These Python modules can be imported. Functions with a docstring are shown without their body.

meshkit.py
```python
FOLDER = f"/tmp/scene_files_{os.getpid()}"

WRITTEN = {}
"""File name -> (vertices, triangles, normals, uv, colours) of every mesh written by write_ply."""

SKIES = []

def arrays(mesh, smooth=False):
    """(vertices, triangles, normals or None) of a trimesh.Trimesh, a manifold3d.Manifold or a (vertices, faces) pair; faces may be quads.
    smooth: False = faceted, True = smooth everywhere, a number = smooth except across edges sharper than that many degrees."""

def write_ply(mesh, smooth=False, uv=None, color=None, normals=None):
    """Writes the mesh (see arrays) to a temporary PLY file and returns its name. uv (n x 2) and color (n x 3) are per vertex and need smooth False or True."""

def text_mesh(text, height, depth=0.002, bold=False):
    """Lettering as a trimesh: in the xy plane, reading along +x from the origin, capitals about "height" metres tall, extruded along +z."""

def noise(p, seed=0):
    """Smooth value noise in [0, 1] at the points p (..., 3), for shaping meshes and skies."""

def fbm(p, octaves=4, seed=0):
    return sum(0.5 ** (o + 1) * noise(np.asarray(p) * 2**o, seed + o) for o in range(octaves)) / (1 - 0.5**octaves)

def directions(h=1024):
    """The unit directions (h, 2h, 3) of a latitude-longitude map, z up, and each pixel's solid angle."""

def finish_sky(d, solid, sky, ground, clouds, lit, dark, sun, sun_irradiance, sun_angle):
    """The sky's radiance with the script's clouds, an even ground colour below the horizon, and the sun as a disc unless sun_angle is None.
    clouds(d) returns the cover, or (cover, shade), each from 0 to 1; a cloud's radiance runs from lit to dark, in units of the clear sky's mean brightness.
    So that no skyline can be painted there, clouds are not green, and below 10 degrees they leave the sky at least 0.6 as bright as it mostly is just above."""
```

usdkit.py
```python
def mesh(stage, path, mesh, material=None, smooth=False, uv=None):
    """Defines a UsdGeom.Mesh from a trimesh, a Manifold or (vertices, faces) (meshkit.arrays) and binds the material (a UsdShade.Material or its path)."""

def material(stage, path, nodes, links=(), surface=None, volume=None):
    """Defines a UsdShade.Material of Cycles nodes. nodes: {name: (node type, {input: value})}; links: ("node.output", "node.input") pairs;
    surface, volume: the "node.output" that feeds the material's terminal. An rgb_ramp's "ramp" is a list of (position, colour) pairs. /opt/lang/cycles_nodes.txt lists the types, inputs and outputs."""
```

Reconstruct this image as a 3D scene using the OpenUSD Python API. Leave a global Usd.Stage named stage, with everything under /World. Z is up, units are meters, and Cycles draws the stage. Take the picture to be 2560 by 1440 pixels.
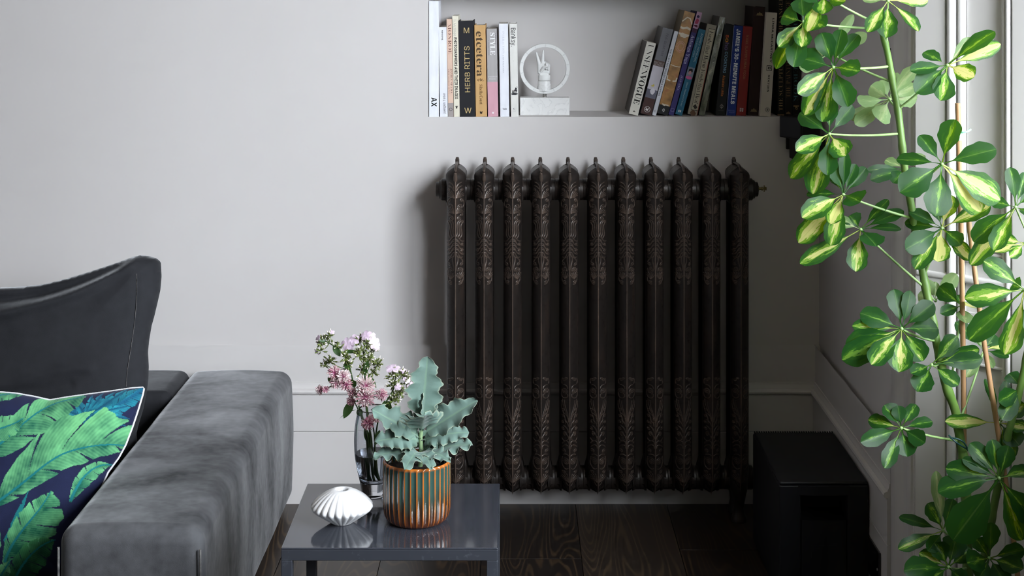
import math, random
import numpy as np, trimesh, manifold3d, shapely
from shapely.geometry import Polygon, LineString, Point
from scipy.spatial import cKDTree
from pxr import Usd, UsdGeom, UsdLux, UsdShade, Gf, Sdf, Vt
import usdkit, meshkit

stage = Usd.Stage.CreateInMemory()
UsdGeom.SetStageUpAxis(stage, 'Z'); UsdGeom.SetStageMetersPerUnit(stage, 1.0)
UsdGeom.Xform.Define(stage, '/World'); UsdGeom.Scope.Define(stage, '/World/Looks')
PI = math.pi
V = lambda *a: np.array(a, float)

# ------------------------------------------------------------------ camera
CAM_Y, CAM_Z, FOC = -4.45, 1.52, 3846.0      # focal length in pixels of a 2560 wide picture
VX, VY = 1290.0, -60.0                       # where the optical axis meets the picture (shift lens)
cam = UsdGeom.Camera.Define(stage, '/World/camera')
cam.AddTranslateOp().Set((0, CAM_Y, CAM_Z)); cam.AddRotateXOp().Set(90.0)
AP = 36.0
cam.CreateHorizontalApertureAttr(AP); cam.CreateVerticalApertureAttr(AP * 1440 / 2560)
cam.CreateFocalLengthAttr(AP * FOC / 2560)
cam.CreateHorizontalApertureOffsetAttr((1280 - VX) * AP / 2560)
cam.CreateVerticalApertureOffsetAttr((VY - 720) * AP / 2560)
cam.CreateClippingRangeAttr((0.05, 200.0))
cam.CreateExposureAttr(0.0)

# ------------------------------------------------------------------ light: overcast daylight through the bay window
def rect_light(name, pos, aim, w, h, power, color):
    l = UsdLux.RectLight.Define(stage, '/World/' + name)
    z = np.array(pos, float) - np.array(aim, float); z /= np.linalg.norm(z); x = np.cross((0, 0, 1), z); x /= np.linalg.norm(x); y = np.cross(z, x)
    l.AddTransformOp().Set(Gf.Matrix4d(*x, 0, *y, 0, *z, 0, *map(float, pos), 1))
    l.CreateWidthAttr(w); l.CreateHeightAttr(h); l.CreateIntensityAttr(power); l.CreateColorAttr(color)
    return l
dome = UsdLux.DomeLight.Define(stage, '/World/sky')
dome.CreateIntensityAttr(3.0); dome.CreateColorAttr((0.86, 0.94, 1.0))
rect_light('bright_sky_patch', (3.88, -5.57, 3.6), (-0.9, -0.2, 0.7), 3.85, 3.0, 41.0, (0.935, 0.965, 1.04))

# ------------------------------------------------------------------ helpers
def at(px, py, d):                            # a pixel of the photograph at distance d in front of the lens, as a point of the room
    return V((px - VX) / FOC * d, CAM_Y + d, CAM_Z - (py - VY) / FOC * d)
used = {}
def numbered(parent, name):
    k = (parent, name); n = used.get(k, 0); used[k] = n + 1
    return parent + '/' + (name if n == 0 else '%s_%03d' % (name, n))
def ppath(parent):
    return '/World' if parent is None else str(parent.GetPath())
def keys(p, label=None, cat=None, group=None, kind=None):
    for k, v in (('label', label), ('category', cat), ('group', group), ('kind', kind)):
        if v: p.SetCustomDataByKey(k, v)
    return p
def obj(name, mesh, mat, parent=None, smooth=35, uv=None, col=None, **kw):
    path = numbered(ppath(parent), name)
    if col is not None or uv is not None:
        smooth = True if smooth else False
    m = usdkit.mesh(stage, path, mesh, M[mat] if isinstance(mat, str) else mat, smooth, uv)
    if col is not None:
        UsdGeom.PrimvarsAPI(m).CreatePrimvar('tint', Sdf.ValueTypeNames.Color3fArray, 'vertex').Set(Vt.Vec3fArray.FromNumpy(np.asarray(col, np.float32)))
    return keys(m.GetPrim(), **kw)
def thing(name, label, cat, loc=(0, 0, 0), rot=None, group=None, kind=None):
    x = UsdGeom.Xform.Define(stage, numbered('/World', name)); x.AddTranslateOp().Set(tuple(float(c) for c in loc))
    if rot: x.AddRotateXYZOp().Set(rot)
    return keys(x.GetPrim(), label, cat, group, kind)
def sub(name, parent, loc=(0, 0, 0)):         # a part that only holds sub-parts and has no mesh of its own
    x = UsdGeom.Xform.Define(stage, numbered(ppath(parent), name)); x.AddTranslateOp().Set(tuple(float(c) for c in loc))
    return x.GetPrim()

# ---- shapes
def cat(ms): return trimesh.util.concatenate([trimesh.Trimesh(*m, process=False) if isinstance(m, tuple) else m for m in ms])
def box(x0, x1, y0, y1, z0, z1):
    m = trimesh.creation.box((x1 - x0, y1 - y0, z1 - z0)); m.apply_translation(((x0 + x1) / 2, (y0 + y1) / 2, (z0 + z1) / 2)); return m
def rbox(x0, x1, y0, y1, z0, z1, r=0.004, n=3, fine=0):   # box with rounded edges
    s = np.array([x1 - x0, y1 - y0, z1 - z0]) / 2; c = V((x0 + x1) / 2, (y0 + y1) / 2, (z0 + z1) / 2); r = min(r, s.min() * 0.98)
    axes = []
    for k in range(3):
        e = s[k] - r; t = np.tan(np.linspace(0, PI / 4, n + 1)) * r
        mid = np.linspace(-e, e, (max(2, int(2 * e / fine) + 1) if fine else 2))
        axes.append(np.concatenate([-(e + t[::-1])[:-1], mid, (e + t)[1:]]))
    vs, fs, off = [], [], 0
    for k in range(3):
        a, b = axes[(k + 1) % 3], axes[(k + 2) % 3]
        A, B = np.meshgrid(a, b, indexing='ij')
        for sg in (-1, 1):
            p = np.zeros(A.shape + (3,)); p[..., (k + 1) % 3] = A; p[..., (k + 2) % 3] = B; p[..., k] = sg * s[k]
            q = np.clip(p, -(s - r), s - r); dlt = p - q; dlt /= np.maximum(np.linalg.norm(dlt, axis=-1, keepdims=True), 1e-12)
            p = q + dlt * r
            i, j = np.meshgrid(np.arange(len(a) - 1), np.arange(len(b) - 1), indexing='ij'); w = len(b)
            f = np.stack([i * w + j, (i + 1) * w + j, (i + 1) * w + j + 1, i * w + j + 1], -1).reshape(-1, 4)
            if sg < 0: f = f[:, ::-1]
            vs.append(p.reshape(-1, 3) + c); fs.append(f + off); off += p.shape[0] * p.shape[1]
    f = np.vstack(fs); m = trimesh.Trimesh(np.vstack(vs), np.vstack([f[:, [0, 1, 2]], f[:, [0, 2, 3]]]), process=False)
    m.merge_vertices(digits_vertex=7); return m
def prism(poly, h, axis='z', at0=0.0):        # 2-D outline extruded along an axis: z: (x, y); y: (x, z); x: (y, z)
    if not isinstance(poly, Polygon): poly = Polygon(poly)
    if not poly.is_valid: poly = poly.buffer(0)
    m = trimesh.creation.extrude_polygon(poly, h, engine='earcut')
    v = m.vertices.copy()
    if axis == 'z': v[:, 2] += at0; m.vertices = v
    elif axis == 'y': m.vertices = np.stack([v[:, 0], v[:, 2] + at0, v[:, 1]], 1); m.invert()
    else: m.vertices = np.stack([v[:, 2] + at0, v[:, 0], v[:, 1]], 1)
    return m
def grid_faces(n, m, wrap=False, wrapn=False):
    i, j = np.meshgrid(np.arange(n - (0 if wrapn else 1)), np.arange(m - (0 if wrap else 1)), indexing='ij')
    i2, j2 = (i + 1) % n, (j + 1) % m
    q = np.stack([i * m + j, i * m + j2, i2 * m + j2, i2 * m + j], -1).reshape(-1, 4)
    return np.vstack([q[:, [0, 1, 2]], q[:, [0, 2, 3]]])
def lathe(prof, n=48, rib=None):              # profile of (r, z) from bottom to top about z; rib(angle, z) multiplies r
    prof = np.asarray(prof, float); a = np.arange(n) * 2 * PI / n
    R = prof[:, 0][:, None] * np.ones(n)[None]
    if rib is not None: R = R * rib(a[None], prof[:, 1][:, None])
    v = np.stack([R * np.cos(a), R * np.sin(a), np.repeat(prof[:, 1][:, None], n, 1)], -1).reshape(-1, 3)
    return trimesh.Trimesh(v, grid_faces(len(prof), n, wrap=True), process=False)
def spline(pts, n):
    p = np.asarray(pts, float)
    if len(p) == 2: return p[0] + (p[1] - p[0]) * np.linspace(0, 1, n)[:, None]
    from scipy.interpolate import CubicSpline
    t = np.concatenate([[0], np.cumsum(np.maximum(np.linalg.norm(np.diff(p, axis=0), axis=1), 1e-9))])
    return CubicSpline(t, p)(np.linspace(0, t[-1], n))
def tube(pts, r, sides=8, caps=True):
    v, f = meshtube(np.asarray(pts, float), np.broadcast_to(r, (len(pts),)), sides)
    if caps:
        n = len(pts); c0, c1 = len(v), len(v) + 1
        v = np.vstack([v, pts[0], pts[-1]]); j = np.arange(sides); j2 = (j + 1) % sides
        f = np.vstack([f, np.stack([np.full(sides, c0), j2, j], 1), np.stack([np.full(sides, c1), (n - 1) * sides + j, (n - 1) * sides + j2], 1)])
    return trimesh.Trimesh(v, f, process=False)
def meshtube(p, radii, sides):
    t = np.gradient(p, axis=0); t /= np.linalg.norm(t, axis=1, keepdims=True) + 1e-12
    a = np.zeros_like(t); ref = V(0, 0, 1) if abs(t[0, 2]) < 0.9 else V(1, 0, 0)
    prev = np.cross(t[0], ref); prev /= np.linalg.norm(prev)
    for i in range(len(t)):
        prev = prev - t[i] * (prev @ t[i]); prev /= np.linalg.norm(prev) + 1e-12; a[i] = prev
    b = np.cross(t, a); ang = np.arange(sides) * 2 * PI / sides
    v = p[:, None] + np.asarray(radii)[:, None, None] * (np.cos(ang)[None, :, None] * a[:, None] + np.sin(ang)[None, :, None] * b[:, None])
    return v.reshape(-1, 3), grid_faces(len(p), sides, wrap=True)[:, ::1]
def hull(sph, n=10):                          # manifold hull of spheres [(x, y, z, r)]
    return manifold3d.Manifold.batch_hull([manifold3d.Manifold.sphere(r, n * 4).translate((x, y, z)) for x, y, z, r in sph])
def to_tri(mf):
    m = mf.to_mesh(); return trimesh.Trimesh(m.vert_properties[:, :3], m.tri_verts, process=False)
def xf(m, mat4=None, t=None):
    m = m.copy()
    if mat4 is not None: m.apply_transform(mat4)
    if t is not None: m.apply_translation(t)
    return m
def rotm(deg, axis, point=None): return trimesh.transformations.rotation_matrix(math.radians(deg), axis, point)
def mirror_faces(m): m.invert(); return m

# ---- lettering
_F = '/opt/blender-4.5.12-linux-x64/4.5/datafiles/fonts/'
def serif(s):
    o = ''
    for c in s:
        if 'A' <= c <= 'Z': o += chr(0x1D400 + ord(c) - 65)
        elif 'a' <= c <= 'z': o += chr(0x1D41A + ord(c) - 97)
        elif '0' <= c <= '9': o += chr(0x1D7CE + ord(c) - 48)
        else: o += c
    return o
def outline(text, style):
    """the lettering's outline as a shapely shape, capitals 1 high, reading along +x from 0"""
    from PIL import Image, ImageDraw, ImageFont
    name, weight = {'sans': ('Inter.woff2', 'Regular'), 'light': ('Inter.woff2', 'Light'), 'bold': ('Inter.woff2', 'Bold'), 'black': ('Inter.woff2', 'Black'),
                    'serif': ('NotoSansMath-Regular.woff2', None), 'thinserif': ('NotoSansMath-Regular.woff2', None)}[style]
    S = 120
    font = ImageFont.truetype(_F + name, S)
    if weight: font.set_variation_by_name(weight)
    s = serif(text) if 'serif' in style else text
    capb = font.getbbox(serif('H') if 'serif' in style else 'H', anchor='ls'); cap = -capb[1]
    x0, y0, x1, y1 = font.getbbox(s, anchor='ls')
    im = Image.new('L', (int(x1 - x0 + 16), int(y1 - y0 + 16)))
    ImageDraw.Draw(im).text((8 - x0, 8 - y0), s, 255, font, anchor='ls')
    on = np.pad(np.asarray(im) > 127, ((0, 0), (1, 1))).astype(np.int8)
    rows, st = np.nonzero(np.diff(on, axis=1) == 1); en = np.nonzero(np.diff(on, axis=1) == -1)[1]
    sh = shapely.union_all(shapely.box(st, -rows - 1, en, -rows)).buffer(0.8).buffer(-0.8)
    sh = (sh.buffer(-2.3) if style == 'thinserif' else sh).simplify(0.8)
    return shapely.affinity.affine_transform(sh, [1 / cap, 0, 0, 1 / cap, -8 / cap, (8 - y0) / cap])
def letters(text, style='sans', size=None, length=None, tall=None):
    """flat lettering mesh centred on the origin in (along, up); length: fit the reading length; size: the capitals' height"""
    try: sh = outline(text, style)
    except Exception:
        m = meshkit.text_mesh(text, 1.0, 0.1); sh = None
    if sh is not None:
        gs = [g for g in getattr(sh, 'geoms', [sh]) if g.area > 1e-5]
        m = cat([trimesh.creation.extrude_polygon(g, 0.1, engine='earcut') for g in gs])
    b = m.bounds; m.apply_translation((-(b[0][0] + b[1][0]) / 2, -0.5, 0))
    L = b[1][0] - b[0][0]; sy = size if size else length / L; sx = length / L if length else sy
    v = m.vertices * V(sx, sy, 1); v[:, 2] *= 0.0003 / 0.1; m.vertices = v
    return m

# ------------------------------------------------------------------ materials
M = {}
def mat(name, nodes, links=(), surface='p.BSDF', volume=None):
    M[name] = usdkit.material(stage, '/World/Looks/' + name, nodes, links, surface, volume); return M[name]
def plain(name, color, rough=0.5, **kw):
    return mat(name, {'p': ('principled_bsdf', dict(base_color=color, roughness=rough, **kw))})
def noisy(name, c1, c2, scale=8, rough=0.5, detail=4, bump=0.0, bscale=None, dist=0.002, lo=0.35, hi=0.65, stretch=(1, 1, 1), **kw):
    n = {'tc': ('texture_coordinate', {}), 'mp': ('mapping', {'scale': stretch}), 'n': ('noise_texture', {'scale': scale, 'detail': detail}),
         'r': ('rgb_ramp', {'ramp': [(lo, c1), (hi, c2)]}), 'p': ('principled_bsdf', dict(roughness=rough, **kw))}
    l = [('tc.object', 'mp.vector'), ('mp.vector', 'n.vector'), ('n.fac', 'r.fac'), ('r.color', 'p.base_color')]
    if bump:
        n['n2'] = ('noise_texture', {'scale': bscale or scale * 6, 'detail': 3}); n['b'] = ('bump', {'strength': bump, 'distance': dist})
        l += [('mp.vector', 'n2.vector'), ('n2.fac', 'b.height'), ('b.normal', 'p.normal')]
    return mat(name, n, l)
def tinted(name, rough=0.5, bump=0.0, bscale=300, **kw):   # colour from the mesh's own 'tint'
    n = {'a': ('attribute', {'attribute': 'tint'}), 'p': ('principled_bsdf', dict(roughness=rough, **kw))}
    l = [('a.color', 'p.base_color')]
    if bump:
        n |= {'tc': ('texture_coordinate', {}), 'n2': ('noise_texture', {'scale': bscale, 'detail': 2}), 'b': ('bump', {'strength': bump, 'distance': 0.001})}
        l += [('tc.object', 'n2.vector'), ('n2.fac', 'b.height'), ('b.normal', 'p.normal')]
    return mat(name, n, l)
def srgb(r, g, b):
    f = lambda c: (c / 255 / 12.92) if c / 255 < 0.04045 else ((c / 255 + 0.055) / 1.055) ** 2.4
    return (f(r), f(g), f(b))

noisy('wall_paint', (0.555, 0.532, 0.525), (0.57, 0.547, 0.54), scale=1.6, rough=0.75, bump=0.05, bscale=160, dist=0.001)
noisy('wood_paint', (0.565, 0.543, 0.535), (0.58, 0.558, 0.55), scale=5, rough=0.35, bump=0.04, bscale=60, dist=0.001)
plain('ceiling_paint', (0.46, 0.37, 0.30), 0.8)
plain('rear_paint', (0.32, 0.20, 0.145), 0.8)
# ------------------------------------------------------------------ the room
S = dict(kind='structure')
XR, YC = 0.877, -1.10                        # right-hand wall face; where the window splay begins
NX0, NX1, NZ0, NZ1, ND = -0.2535, 0.832, 1.1126, 1.485, 0.20
mf = manifold3d.Manifold
def mcube(x0, x1, y0, y1, z0, z1): return mf.cube((x1 - x0, y1 - y0, z1 - z0)).translate((x0, y0, z0))
HC = 2.75
wb = mcube(-3.2, 1.34, 0, 0.32, 0, HC) - mcube(NX0, NX1, -0.1, ND, NZ0, NZ1)
obj('wall_back', to_tri(wb), 'wall_paint', smooth=False, label='pale grey painted wall with a shelf niche cut into it', **S)
# right-hand wall: deep splayed window embrasure
WX, WY0, WY1, SILL, HEAD = 1.20, -1.423, -3.70, 0.80, 2.60
far = Polygon([(XR, 0), (1.34, 0), (1.34, WY0), (WX, WY0), (XR, YC)])
near = Polygon([(XR, -7.0), (1.34, -7.0), (1.34, WY1), (WX, WY1), (XR, WY1 - 0.323)])
mid = Polygon([(WX, WY0), (1.34, WY0), (1.34, WY1), (WX, WY1)])
headp = Polygon([(XR, YC), (1.34, YC), (1.34, WY1 - .323), (XR, WY1 - .323)])
obj('wall_right', cat([prism(far, HC), prism(near, HC), prism(mid, SILL), prism(headp, HC - HEAD, at0=HEAD)]), 'wall_paint', smooth=False, label='right-hand wall around the deep window embrasure', **S)
obj('wall_left', box(-3.4, -3.2, -7.2, 0.32, 0, HC), 'wall_paint', smooth=False, label='left-hand wall beyond the sofa', **S)
wr = mcube(-3.4, 1.34, -7.2, -7.0, 0, HC)
obj('wall_rear', to_tri(wr), 'rear_paint', smooth=False, label='dim wall behind the viewer', **S)
obj('ceiling', box(-3.4, 1.34, -7.2, 0.32, HC, HC + 0.1), 'ceiling_paint', smooth=False, label='flat white ceiling', **S)

# floor of wide dark oak planks, each its own piece
def wood(name, base, line, seed, rough=0.32):
    n = {'tc': ('texture_coordinate', {}), 'oi': ('object_info', {}), 'rm': ('math', {'math_type': 'multiply', 'value2': 37.0}), 'cx': ('combine_xyz', {}),
         'av': ('vector_math', {'math_type': 'add'}), 'mp': ('mapping', {'scale': (1, 0.10, 1)}), 'n': ('noise_texture', {'scale': 5.0, 'detail': 2.0, 'roughness': 0.45}),
         'ml': ('math', {'math_type': 'multiply', 'value2': 44.0}), 'sn': ('math', {'math_type': 'fraction'}), 'pp': ('math', {'math_type': 'pingpong', 'value2': 0.5}),
         'r': ('rgb_ramp', {'ramp': [(0.0, line), (0.06, line), (0.20, base), (1.0, base)]}),
         'n2': ('noise_texture', {'scale': 2.2, 'detail': 3}), 'r2': ('rgb_ramp', {'ramp': [(0.36, (0.25, 0.25, 0.25)), (0.66, (1, 1, 1))]}), 'mx': ('mix_color', {'a': base}),
         'mp3': ('mapping', {'scale': (1, 0.04, 1)}), 'n3': ('noise_texture', {'scale': 140.0, 'detail': 2}), 'b': ('bump', {'strength': 0.12, 'distance': 0.001}),
         'p': ('principled_bsdf', {'roughness': rough, 'specular_ior_level': 0.35})}
    l = [('oi.random', 'rm.value1'), ('rm.value', 'cx.x'), ('rm.value', 'cx.y'), ('tc.object', 'av.vector1'), ('cx.vector', 'av.vector2'), ('av.vector', 'mp.vector'),
         ('mp.vector', 'n.vector'), ('n.fac', 'ml.value1'), ('ml.value', 'pp.value1'), ('pp.value', 'r.fac'), ('av.vector', 'n2.vector'), ('n2.fac', 'r2.fac'), ('r2.color', 'mx.fac'), ('r.color', 'mx.b'),
         ('mx.result', 'p.base_color'), ('av.vector', 'mp3.vector'), ('mp3.vector', 'n3.vector'), ('n3.fac', 'b.height'), ('b.normal', 'p.normal')]
    l.remove(('r2.color', 'mx.fac')); l.append(('r2.alpha', 'mx.fac')); n.pop('r2')
    n['r2'] = ('map_range', {'from_min': 0.35, 'from_max': 0.62, 'to_min': 0.15, 'to_max': 1.0, 'clamp': True}); l = [x for x in l if not x[0].startswith('r2') and not x[1].startswith('r2')]
    l += [('n2.fac', 'r2.value'), ('r2.result', 'mx.fac')]
    return mat(name, n, l)
wood('oak_dark', (0.014, 0.0105, 0.009), (0.060, 0.037, 0.020), 1)
wood('oak_brown', (0.030, 0.022, 0.0175), (0.075, 0.050, 0.030), 2)
plain('gap_dark', (0.004, 0.003, 0.003), 0.8)
fl = thing('floor', 'floor of wide dark stained oak planks', None, kind='structure')
obj('subfloor', box(-3.4, 1.34, -7.2, 0.32, -0.12, -0.022), 'gap_dark', fl, smooth=False)
rng = random.Random(4)
PW = 0.262
x = 0.1712 - 14 * PW
joints = {12: [-0.44], 13: [-0.44 + 0.003], 14: [], 15: [-0.375]}
k = 0
while x < 1.12:
    cuts = joints.get(k)
    if cuts is None: cuts = [-rng.uniform(0.5, 1.6)]
    ys = [0.0] + list(cuts)
    while ys[-1] > -7.0: ys.append(max(-7.0, (ys[-1] if len(ys) > 1 else -0.3) - rng.uniform(1.5, 2.3)))
    for a, b in zip(ys[1:], ys[:-1]):
        if b - a > 0.02: obj('plank', rbox(x + 0.0006, x + PW - 0.0006, a + 0.0006, b - 0.0006, -0.022, 0, 0.0014, 1), 'oak_brown' if rng.random() < 0.3 else 'oak_dark', fl, smooth=25)
    x += PW; k += 1

# skirting: two flat boards under a moulded cap; the profile is (projection, height)
LOW = [(0, 0), (0.022, 0), (0.022, 0.206), (0.0205, 0.2075), (0, 0.2075)]
UPP = [(0, 0.2085), (0.0205, 0.2085), (0.022, 0.210), (0.022, 0.3125), (0, 0.3125)]
CAP = [(0, 0.3125), (0.020, 0.3125), (0.020, 0.3155), (0.0245, 0.3165), (0.029, 0.319), (0.0305, 0.3235), (0.0285, 0.3285), (0.0235, 0.331), (0.0205, 0.3315), (0.0200, 0.335),
       (0.0175, 0.340), (0.0165, 0.3465), (0.0165, 0.349), (0.0145, 0.3495), (0.0145, 0.455), (0.0125, 0.3585), (0.0125, 0.360), (0.0085, 0.3605), (0.0075, 0.363), (0, 0.3635)]
def skirt(prof, x0, x1):                      # along the back wall
    return prism([(-p, z) for p, z in prof], x1 - x0, 'x', x0)
def skirt_side(prof, y0, y1):                 # along the right-hand wall
    return prism([(XR - p, z) for p, z in prof], y1 - y0, 'y', y0)
bb = thing('baseboard_back', 'tall three-piece skirting along the back wall', None, kind='structure')
for nm, pr in (('board', LOW), ('board', UPP), ('moulding', CAP)): obj(nm, skirt(pr, -3.2, XR), 'wood_paint', bb, smooth=30)
br = thing('baseboard_right', 'tall three-piece skirting along the right-hand wall', None, kind='structure')
for nm, pr in (('board', LOW), ('board', UPP), ('moulding', CAP)): obj(nm, skirt_side(pr, -0.905, 0), 'wood_paint', br, smooth=30)

# window casing on the right-hand wall
t1 = thing('trim_1', 'moulded casing at the edge of the window embrasure', None, kind='structure')
prof = [(-0.915, 0), (-0.915, 0.009), (-0.925, 0.011), (-0.932, 0.0195), (-0.945, 0.021), (-0.957, 0.021), (-0.966, 0.021), (-0.985, 0.0175), (-1.0, 0.010), (-1.008, 0.008), (-1.045, 0.008), (-1.052, 0.0105), (-1.0555, 0.0145),
        (-1.066, 0.0165), (-1.078, 0.0165), (-1.086, 0.0135), (-1.089, 0.009), (-1.0975, 0.009), (-1.0995, 0.006), (-1.0999, 0)]
obj('architrave', prism([(XR - p, y) for y, p in prof], HEAD), 'wood_paint', t1, smooth=30)
prof2 = [(2 * (YC + WY1 - .323) / 2 - y, p) for y, p in prof]
obj('architrave', prism([(XR - p, y) for y, p in prof2], HEAD), 'wood_paint', t1, smooth=30)

# splayed shutter lining, sash window, glass
w1 = thing('window_1', 'sash window with splayed painted panelling at the right', None, kind='structure')
def splay(u0, u1, p0, p1, z0, z1, r=0.002, far_side=True):   # block on the splay: u along it from the room edge, p in front of it
    b = rbox(u0, u1, -p1, -p0, z0, z1, r, 2)
    if not far_side: b.vertices = b.vertices * V(1, -1, 1); b.invert()
    T = rotm(-45 if far_side else 45, (0, 0, 1)); b.apply_transform(T); b.apply_translation((XR, YC if far_side else WY1 - .323, 0)); return b
for fs in (True, False):
    q = dict(far_side=fs)
    obj('lining', cat([splay(0.004, 0.455, 0, 0.004, 0, HEAD, 0.001, **q)]), 'wood_paint', w1)
    obj('stile', splay(0.004, 0.0765, 0.004, 0.024, 0, HEAD, 0.003, **q), 'wood_paint', w1)
    obj('bead', cat([splay(0.0795, 0.101, 0.004, 0.030, 0, HEAD, 0.010, **q), splay(0.1035, 0.118, 0.004, 0.024, 0, HEAD, 0.006, **q)]), 'wood_paint', w1)
    for z0, z1 in ((0.10, 0.70), (0.94, HEAD - 0.1)):
        obj('panel', splay(0.118, 0.205, 0.004, 0.009, z0, z1, 0.002, **q), 'wood_paint', w1)
        obj('panel_moulding', cat([splay(0.2015, 0.206, 0.004, 0.018, z0, z1, 0.002, **q), splay(0.118, 0.206, 0.004, 0.018, z0 - 0.006, z0, 0.002, **q), splay(0.118, 0.206, 0.004, 0.022, z0 - 0.024, z0 - 0.009, 0.006, **q),
                                   splay(0.118, 0.206, 0.004, 0.018, z1, z1 + 0.006, 0.002, **q)]), 'wood_paint', w1)
    obj('rail', cat([splay(0.118, 0.207, 0.004, 0.013, 0.70, 0.81, 0.002, **q), splay(0.118, 0.207, 0.004, 0.013, 0.845, 0.915, 0.002, **q), splay(0.006, 0.262, 0.004, 0.0275, 0.872, 0.888, 0.006, **q)]), 'wood_paint', w1)
    obj('stile', cat([splay(0.207, 0.214, 0.004, 0.024, 0, HEAD, 0.002, **q), splay(0.2165, 0.226, 0.004, 0.030, 0, HEAD, 0.004, **q), splay(0.229, 0.262, 0.004, 0.027, 0, HEAD, 0.004, **q), splay(0.264, 0.455, 0.004, 0.014, 0, HEAD, 0.003, **q)]), 'wood_paint', w1)
fr = []
for y0, y1 in ((WY1, WY1 + 0.06), (WY0 - 0.06, WY0), ((WY0 + WY1) / 2 - 0.012, (WY0 + WY1) / 2 + 0.012)): fr.append(rbox(WX + 0.03, WX + 0.08, y0, y1, SILL, HEAD, 0.004, 1))
for z0, z1 in ((SILL, SILL + 0.08), (HEAD - 0.06, HEAD), (1.68, 1.73)): fr.append(rbox(WX + 0.03, WX + 0.08, WY1, WY0, z0, z1, 0.004, 1))
obj('sash_frame', cat(fr), 'wood_paint', w1)
mat('pane_glass', {'t': ('transparent_bsdf', {'color': (0.97, 0.98, 0.98)}), 'g': ('glossy_bsdf', {'roughness': 0.0, 'color': (1, 1, 1)}), 'm': ('mix_closure', {'fac': 0.07})},
    [('t.BSDF', 'm.closure1'), ('g.BSDF', 'm.closure2')], surface='m.closure')
ym = (WY0 + WY1) / 2
for y0, y1 in ((WY1 + .06, ym - .012), (ym + .012, WY0 - .06)):
    for z0, z1 in ((SILL + .08, 1.68), (1.73, HEAD - .06)): obj('pane', box(WX + .053, WX + .057, y0, y1, z0, z1), 'pane_glass', w1, smooth=False)
obj('window_board', rbox(1.02, WX + 0.03, WY1 + 0.0, WY0 - 0.0, SILL - 0.03, SILL, 0.006, 2), 'wood_paint', w1)
# ------------------------------------------------------------------ cast iron radiator
mat('bronze', {'a': ('attribute', {'attribute': 'tint'}), 'tc': ('texture_coordinate', {}), 'n': ('noise_texture', {'scale': 60, 'detail': 4}), 'n2': ('noise_texture', {'scale': 900, 'detail': 2}),
               'b': ('bump', {'strength': 0.12, 'distance': 0.0006}), 'r': ('map_range', {'from_min': 0.3, 'from_max': 0.7, 'to_min': 0.30, 'to_max': 0.46}),
               'p': ('principled_bsdf', {'metallic': 0.25, 'specular_ior_level': 0.36})},
    [('a.color', 'p.base_color'), ('tc.object', 'n.vector'), ('tc.object', 'n2.vector'), ('n2.fac', 'b.height'), ('b.normal', 'p.normal'), ('n.fac', 'r.value'), ('r.result', 'p.roughness')])
noisy('brass_old', (0.10, 0.075, 0.03), (0.2, 0.15, 0.06), scale=200, rough=0.35, metallic=0.9)

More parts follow.
